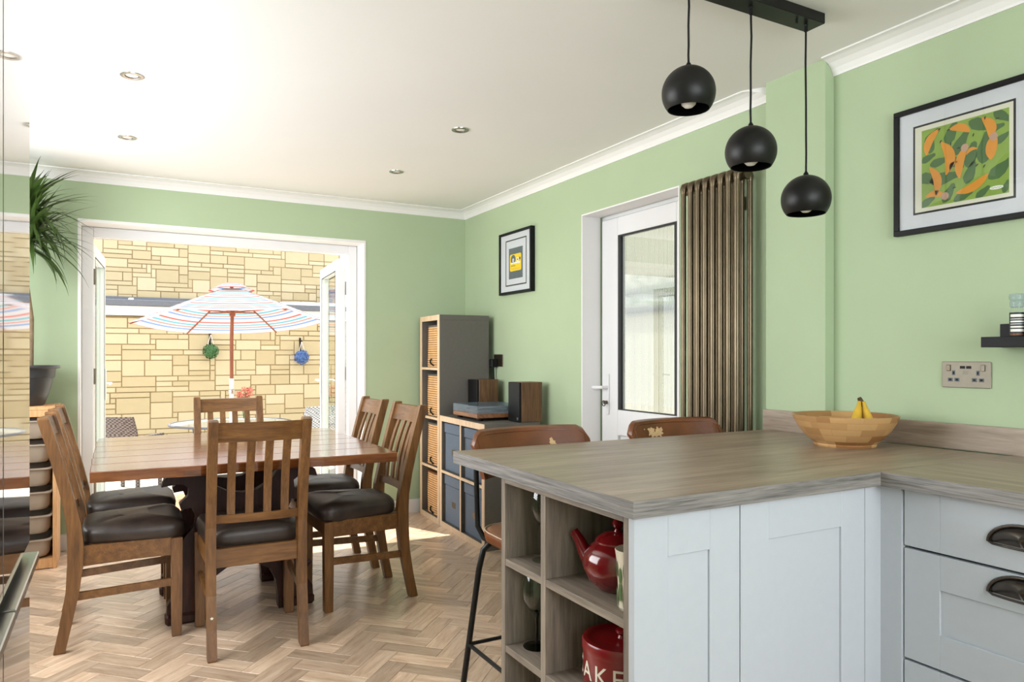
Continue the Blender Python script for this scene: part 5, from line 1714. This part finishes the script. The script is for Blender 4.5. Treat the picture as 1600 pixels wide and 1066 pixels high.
def stone_wall(name, label, cat, x0, x1, z0, z1, y, vis, course, seed):
    """random coursed stone: cells on a course grid, each stone a raised chamfered block"""
    t = Thing(name, label, cat, ((x0 + x1) / 2, y + 0.1, z0))
    t.part('mortar_core', MB().box(x0, x1, y + 0.012, y + 0.25, z0, z1), 'mortar', world=True)
    rg_ = random.Random(seed)
    cwid = 0.076
    nx, nz = int((x1 - x0) / cwid), int((z1 - z0) / course)
    used = [[False] * nx for _ in range(nz)]
    blocks = []
    for r_ in range(nz):
        c = 0
        while c < nx:
            if used[r_][c]:
                c += 1
                continue
            hgt = rg_.choice([1, 1, 1, 1, 2, 2, 2, 3])
            wid = rg_.choice([3, 4, 4, 5, 6]) if hgt < 3 else rg_.choice([3, 4, 5, 6])
            if hgt == 1: wid = rg_.choice([3, 4, 5, 6, 7])
            hgt = min(hgt, nz - r_)
            w = 0
            while w < wid and c + w < nx and not used[r_][c + w]:
                w += 1
            if 0 < nx - (c + w) < 2: w = nx - c if not any(used[r_][c + w:]) else w
            for hh in range(hgt, 0, -1):
                if all(not used[r_ + q][c + p] for q in range(hh) for p in range(w)):
                    hgt = hh
                    break
            for q in range(hgt):
                for p in range(w):
                    used[r_ + q][c + p] = True
            blocks.append((x0 + c * cwid, x0 + (c + w) * cwid, z0 + r_ * course, z0 + (r_ + hgt) * course))
            c += w
    mine = [b_ for b_ in blocks if vis[0] < (b_[0] + b_[1]) / 2 < vis[1] and vis[2] < (b_[2] + b_[3]) / 2 < vis[3]]
    mine.sort(key=lambda b_: -(b_[1] - b_[0]) * (b_[3] - b_[2]))
    ids = set(id(b_) for b_ in mine[:300])
    rest, rnd = MB(), []
    cache = {}
    for b_ in blocks:
        w, h_ = b_[1] - b_[0], b_[3] - b_[2]
        g = 0.006
        cx_, cz_ = (b_[0] + b_[1]) / 2, (b_[2] + b_[3]) / 2
        pr = rg_.uniform(0.0, 0.012)
        if id(b_) in ids:
            key = (round(w, 3), round(h_, 3))
            if key not in cache:
                mb2 = MB().cbox(-w / 2 + g, w / 2 - g, 0, 0.05, -h_ / 2 + g, h_ / 2 - g, 0.005)
                mm = bpy.data.meshes.new('stone_block')
                mm.from_pydata(mb2.v, [], mb2.f)
                bm = bmesh.new(); bm.from_mesh(mm); bmesh.ops.recalc_face_normals(bm, faces=bm.faces); bm.to_mesh(mm); bm.free()
                mm.materials.append(M['stone'])
                cache[key] = mm
            o = bpy.data.objects.new('stone_block', cache[key])
            o.location = (cx_ - t.loc[0], y - pr - t.loc[1], cz_ - t.loc[2])
            o.parent = t.o
            COL.objects.link(o)
        else:
            n0 = len(rest.v)
            rest.box(b_[0] + g, b_[1] - g, y - pr, y + 0.05, b_[2] + g, b_[3] - g)
            rnd += [rg_.random()] * (len(rest.v) - n0)
    if rest.f:
        o = t.part('stone_field', rest, 'stone', world=True)
        set_rnd(o.data, rnd)
        o['kind'] = 'stuff'
    return t
LY, UY = 12.2, 14.6
stone_wall('outbuilding_wall', 'low honey stone outbuilding wall across the patio, under a white fascia', 'wall', -2.5, 6.5, PZ, 1.80, LY, (-0.6, 4.0, PZ, 1.80), 0.080, 2)
hw_ = stone_wall('house_wall', 'tall pale honey stone house wall behind the outbuilding roof', 'wall', -3.0, 4.02, 1.9, 5.2, UY, (-0.6, 4.3, 2.1, 3.7), 0.080, 5)
hw_.part('mortar_core', MB().box(-3.0, 4.02, UY + 0.02, UY + 0.25, PZ, 1.9), 'mortar', world=True)
hw_.part('downpipe', MB().tube([(3.80, UY - 0.12, 2.20), (3.80, UY - 0.12, 2.36), (3.78, UY - 0.08, 2.42)], 0.035, 10).box(3.66, 4.02, UY - 0.16, UY - 0.03, 2.40, 2.52), 'lead', world=True)
rf = Thing('outbuilding_roof', 'shallow pale roof of the outbuilding with white fascia and grey gutter', 'roof', (2.0, 13.3, 1.80))
rf.part('fascia', MB().box(-2.6, 6.6, LY - 0.06, LY - 0.03, 1.81, 1.95), 'fascia', world=True)
rf.part('gutter', MB().box(-2.6, 6.6, LY - 0.16, LY - 0.06, 1.955, 2.035), 'lead', world=True)
m = MB()
m.prism([(LY - 0.1, 2.04), (UY - 0.03, 2.21), (UY - 0.03, 2.17), (LY - 0.1, 2.0)], -2.6, 6.6, 'YZ')
rf.part('roof_sheet', m, 'roofing', world=True)
rf.part('flashing', MB().box(-2.6, 4.0, UY - 0.06, UY - 0.015, 2.205, 2.26), 'lead', world=True)
sk = MB()
def sky_bar(xa, xb, ya, yb):
    za = lambda y: 2.045 + (y - LY + 0.1) * 0.068
    sk.prism([(ya, za(ya)), (yb, za(yb)), (yb, za(yb) + 0.05), (ya, za(ya) + 0.05)], xa, xb, 'YZ')
sky_bar(2.75, 2.85, 12.5, 14.2); sky_bar(3.75, 3.85, 12.5, 14.2); sky_bar(2.85, 3.75, 12.5, 12.62); sky_bar(2.85, 3.75, 14.08, 14.2)
rf.part('skylight_frame', sk, 'fascia', world=True)
for i in range(-2, 7):
    sk2 = MB()
    ya, yb = LY - 0.08, UY - 0.06
    za = lambda y: 2.043 + (y - LY + 0.1) * 0.068
    sk2.prism([(ya, za(ya)), (yb, za(yb)), (yb, za(yb) + 0.025), (ya, za(ya) + 0.025)], i * 1.0 + 0.2, i * 1.0 + 0.24, 'YZ')
    rf.part('roof_batten', sk2, 'fascia', world=True)

# hanging topiary balls on wall brackets
for (x, zc, mat, lb) in ((1.297, 1.28, 'topiary_green', 'round green topiary ball hanging from a bracket on the stone wall'),
                         (2.683, 1.185, 'topiary_blue', 'round blue flower ball hanging from a bracket on the stone wall')):
    t = Thing('hanging_ball', lb, 'plant', (x, LY - 0.14, zc), 0, 'hanging balls on the outbuilding wall')
    r_ = 0.118
    bm = MB()
    rg3 = random.Random(int(x * 100))
    for k in range(330):
        zz = 1 - 2 * (k + 0.5) / 330
        a = k * 2.39996
        q = math.sqrt(1 - zz * zz)
        nrm = Vector((q * math.cos(a), q * math.sin(a), zz))
        tv = nrm.cross(Vector((rg3.uniform(-1, 1), rg3.uniform(-1, 1), rg3.uniform(-1, 1)))).normalized()
        bv = nrm.cross(tv)
        p = nrm * r_ * rg3.uniform(0.80, 0.97)
        s_ = rg3.uniform(0.012, 0.02)
        up = nrm * rg3.uniform(0.0, 0.02)
        bm.add([p - tv * s_, p + bv * s_ * 0.6 + up, p + tv * s_ + up, p - bv * s_ * 0.6], [(0, 1, 2, 3)])
    t.part('leaf_cover', bm, mat)
    t.part('core', MB().lathe([(0.001, -0.09)] + [(0.09 * math.sin(math.pi * k / 10), -0.09 * math.cos(math.pi * k / 10)) for k in range(1, 10)] + [(0.001, 0.09)], 16), mat, smooth=True)
    ch_ = MB()
    for sx in (-0.045, 0.045):
        ch_.tube([(0.0, 0.0, 0.26), (sx, 0, 0.10)], 0.004, 6)
    t.part('hanging_wire', ch_, 'pole_white')
    t.part('wall_bracket', MB().box(-0.012, 0.012, 0.118, 0.138, 0.10, 0.32).box(-0.008, 0.008, -0.012, 0.12, 0.255, 0.272), 'black')

# parasol
UX, UYY = 1.21, 9.12
um = Thing('garden_parasol', 'large garden parasol with pastel striped canopy on a wooden pole', 'umbrella', (UX, UYY, PZ))
CA = Vector((0, 0, 2.34))             # apex above patio
tilt = Matrix.Translation(CA) @ Matrix.Rotation(R(-6.0), 4, Vector((math.cos(R(7)), math.sin(R(7)), 0))) @ Matrix.Translation(-CA)
tilt = tilt @ Matrix.Rotation(R(3.0), 4, Vector((0, 1, 0))) if False else tilt
view_az = math.atan2(UYY, UX)
RU, DROP = 1.10, 0.43
angs = [view_az + R(30 + 60 * k) for k in range(6)]
can = None
for k in range(6):
    a0, a1 = angs[k], angs[(k + 1) % 6]
    if a1 < a0: a1 += 2 * math.pi
    nr, nc = 10, 6
    vs_, fs_, uvs = [], [], []
    for i in range(nr + 1):
        s_ = 0.13 + 0.87 * i / nr
        e0 = Vector((math.cos(a0), math.sin(a0), 0)) * RU * s_
        e1 = Vector((math.cos(a1), math.sin(a1), 0)) * RU * s_
        for j in range(nc + 1):
            p = e0.lerp(e1, j / nc)
            sag = 0.035 * math.sin(math.pi * j / nc) * s_
            z = CA.z - DROP * s_ ** 1.05 - sag * 0.6
            q = tilt @ Vector((p.x, p.y, z))
            vs_.append(tuple(q))
            uvs.append((j / nc, s_ * 1.15))
    for i in range(nr):
        for j in range(nc):
            fs_.append((i * (nc + 1) + j, i * (nc + 1) + j + 1, (i + 1) * (nc + 1) + j + 1, (i + 1) * (nc + 1) + j))
    m = MB()
    m.add(vs_, fs_)
    o = um.part('canopy_panel', m, 'canopy', smooth=True, auto=None)
    uvl = o.data.uv_layers.new(name='UVMap')
    for lp_ in o.data.loops:
        uvl.data[lp_.index].uv = uvs[lp_.vertex_index]
# vent cap
m = MB()
vs_, uvs, fs_ = [], [], []
for i, (s_, dz) in enumerate(((0.0, 0.035), (0.10, 0.02), (0.24, -0.06))):
    for k in range(12):
        a = angs[0] + k * math.pi / 6
        rad_ = RU * s_ * (1.0 if k % 2 == 0 else 0.93)
        vs_.append(tuple(tilt @ Vector((rad_ * math.cos(a), rad_ * math.sin(a), CA.z + dz))))
        uvs.append((0, s_ * 1.3 + 0.03))
for i in range(2):
    for k in range(12):
        fs_.append((i * 12 + k, i * 12 + (k + 1) % 12, (i + 1) * 12 + (k + 1) % 12, (i + 1) * 12 + k))
m.add(vs_, fs_)
o = um.part('vent_cap', m, 'canopy', smooth=True, auto=None)
uvl = o.data.uv_layers.new(name='UVMap')
for lp_ in o.data.loops:
    uvl.data[lp_.index].uv = uvs[lp_.vertex_index]
hub = tilt @ Vector((0, 0, CA.z - 0.32))
for a in angs:
    tip = tilt @ Vector((RU * 0.985 * math.cos(a), RU * 0.985 * math.sin(a), CA.z - DROP - 0.012))
    top = tilt @ Vector((0.03 * math.cos(a), 0.03 * math.sin(a), CA.z - 0.05))
    mid_ = top.lerp(tip, 0.5) + Vector((0, 0, -0.004))
    rib = um.part('rib', MB().tube([tuple(top), tuple(mid_), tuple(tip)], 0.010, 6), 'teak')
    um.part('strut', MB().tube([tuple(hub + Vector((0.03 * math.cos(a), 0.03 * math.sin(a), 0))), tuple(mid_)], 0.009, 6), 'teak', parent=rib)
um.part('pole', MB().tube([(0, 0, 1.24), (0.0, 0, 1.7), tuple(hub), tuple(tilt @ Vector((0, 0, CA.z)))], 0.021, 12), 'teak', smooth=True)
um.part('hub', MB().lathe([(0.02, -0.05), (0.034, -0.04), (0.034, 0.03), (0.02, 0.045)], 14, tuple(hub)), 'teak', smooth=True)
um.part('lower_pole', MB().tube([(0, 0, 0.05), (0, 0, 1.24)], 0.027, 12), 'pole_white', smooth=True)
um.part('collar', MB().lathe([(0.028, 0), (0.036, 0.005), (0.036, 0.05), (0.028, 0.055)], 14, (0, 0, 1.06)), 'chrome', smooth=True)
um.part('base', MB().lathe([(0.001, 0.0), (0.25, 0.0), (0.25, 0.03), (0.20, 0.06), (0.05, 0.08), (0.04, 0.2)], 32), 'pot', smooth=True)
fl = Thing('flower_vase', 'small vase of coral flowers on the glass patio table', 'flowers', (UX + 0.10, UYY - 0.25, 0.4265))
fl.part('vase', MB().lathe([(0.001, 0), (0.04, 0), (0.05, 0.08), (0.03, 0.18), (0.036, 0.22)], 16), 'glass', smooth=True)
rg4 = random.Random(4)
for k in range(16):
    px_, py_, pz_ = rg4.uniform(-.09, .09), rg4.uniform(-.06, .06), rg4.uniform(.30, .40)
    f = MB()
    for j in range(5):
        a = 2 * math.pi * j / 5 + k
        f.add([(px_, py_, pz_), (px_ + .028 * math.cos(a - .45), py_ + .02 * math.sin(a), pz_ + .03 * math.sin(a - .45)), (px_ + .040 * math.cos(a), py_ + .02 * math.cos(a), pz_ + .04 * math.sin(a)),
               (px_ + .028 * math.cos(a + .45), py_ - .02 * math.sin(a), pz_ + .03 * math.sin(a + .45))], [(0, 1, 2, 3)])
    bl_ = fl.part('blossom', f, 'petal')
    fl.part('stem', MB().tube([(0, 0, 0.05), (px_ * .4, py_ * .4, .2), (px_, py_, pz_)], 0.003, 5), 'topiary_green', parent=bl_)

# patio table and rattan chairs
gt = Thing('patio_table', 'round frosted glass patio table under the parasol', 'table', (UX, UYY, PZ))
gt.part('table_top', MB().lathe([(0.03, 0.706), (0.66, 0.706), (0.66, 0.718), (0.03, 0.718)], 56), 'frost', smooth=True, auto=30)
gt.part('rim', MB().lathe([(0.655, 0.700), (0.682, 0.702), (0.688, 0.712), (0.682, 0.722), (0.658, 0.724), (0.655, 0.700)], 56), 'lead', smooth=True)
for k in range(4):
    a = R(45 + 90 * k)
    gt.part('leg', MB().tube([(0.55 * math.cos(a), 0.55 * math.sin(a), 0.705), (0.50 * math.cos(a), 0.50 * math.sin(a), 0.4), (0.56 * math.cos(a), 0.56 * math.sin(a), 0.0)], 0.016, 8), 'lead', smooth=True)
def rattan_chair(x, y, rot, label, mat):
    t = Thing('rattan_chair', label, 'chair', (x, y, PZ), rot, 'rattan patio chairs')
    # faces +y locally; backrest at -y
    m = MB()
    rows = []
    for (z, yy_) in ((0.40, -0.20), (0.55, -0.225), (0.70, -0.26), (0.85, -0.30)):
        rows.append([(xx_ * (0.24 if z < .8 else .225), yy_ + 0.03 * xx_ * xx_, z) for xx_ in (-1, -.6, -.2, .2, .6, 1)])
    bk = [[(x_, y_ - 0.028, z_) for x_, y_, z_ in r_] for r_ in rows]
    m.rings([r_ + b_[::-1] for r_, b_ in zip(rows, bk)])
    t.part('backrest', m, mat)
    t.part('seat', MB().cbox(-0.25, 0.25, -0.22, 0.25, 0.38, 0.43, 0.01), mat)
    for sx in (-1, 1):
        for sy in (-0.20, 0.22):
            t.part('leg', MB().cbox(sx * 0.225 - 0.018, sx * 0.225 + 0.018, sy - 0.018, sy + 0.018, 0, 0.38, 0.003), mat)
        t.part('armrest', MB().cbox(sx * 0.255 - 0.025, sx * 0.255 + 0.025, -0.22, 0.22, 0.60, 0.63, 0.006).cbox(sx * 0.255 - 0.018, sx * 0.255 + 0.018, 0.18, 0.22, 0.43, 0.60, 0.004), mat)
rattan_chair(0.14, 9.15, R(-34), 'brown woven rattan patio chair to the left of the parasol', 'rattan')
rattan_chair(2.30, 9.75, R(14), 'pale grey woven rattan patio chair to the right, behind the open door', 'rattan_grey')

# what lies beyond the side door
bw_ = Thing('boundary_wall', 'cream rendered boundary wall seen blurred through the reeded side door', 'wall', (4.9, 4.0, PZ))
bw_.part('render_face', MB().box(4.9, 5.1, -3.0, 11.0, PZ, 1.75), 'render', world=True)
bw_.part('coping', MB().box(4.84, 5.16, -3.0, 11.0, 1.75, 1.82), 'lead', world=True)
nh = Thing('neighbour_house', 'pale rendered house with a grey gutter, blurred behind the reeded side door', 'house', (8.2, 6.0, PZ))
nh.part('wall', MB().box(8.2, 8.5, -2.0, 14.0, PZ, 5.0), 'render', world=True)
nh.part('gutter', MB().box(8.08, 8.2, -2.0, 14.0, 2.62, 2.74), 'lead', world=True)
nh.part('fascia', MB().box(8.12, 8.2, -2.0, 14.0, 2.36, 2.60), 'fascia', world=True)
hd = Thing('hedge', 'leafy hedge beyond the boundary wall outside the side door', 'hedge', (5.8, 6.0, PZ))
m = MB()
rg5 = random.Random(9)
for k in range(2600):
    p = Vector((rg5.uniform(5.2, 6.4), rg5.uniform(2.5, 10.5), rg5.uniform(0.0, 2.35)))
    tv = Vector((rg5.uniform(-1, 1), rg5.uniform(-1, 1), rg5.uniform(-1, 1))).normalized()
    bv = tv.cross(Vector((rg5.uniform(-1, 1), rg5.uniform(-1, 1), rg5.uniform(-1, 1)))).normalized()
    s_ = rg5.uniform(0.05, 0.10)
    m.add([p - tv * s_, p + bv * s_ * .5, p + tv * s_, p - bv * s_ * .5], [(0, 1, 2, 3)])
o = hd.part('foliage', m, 'hedge', world=True)
o['kind'] = 'stuff'
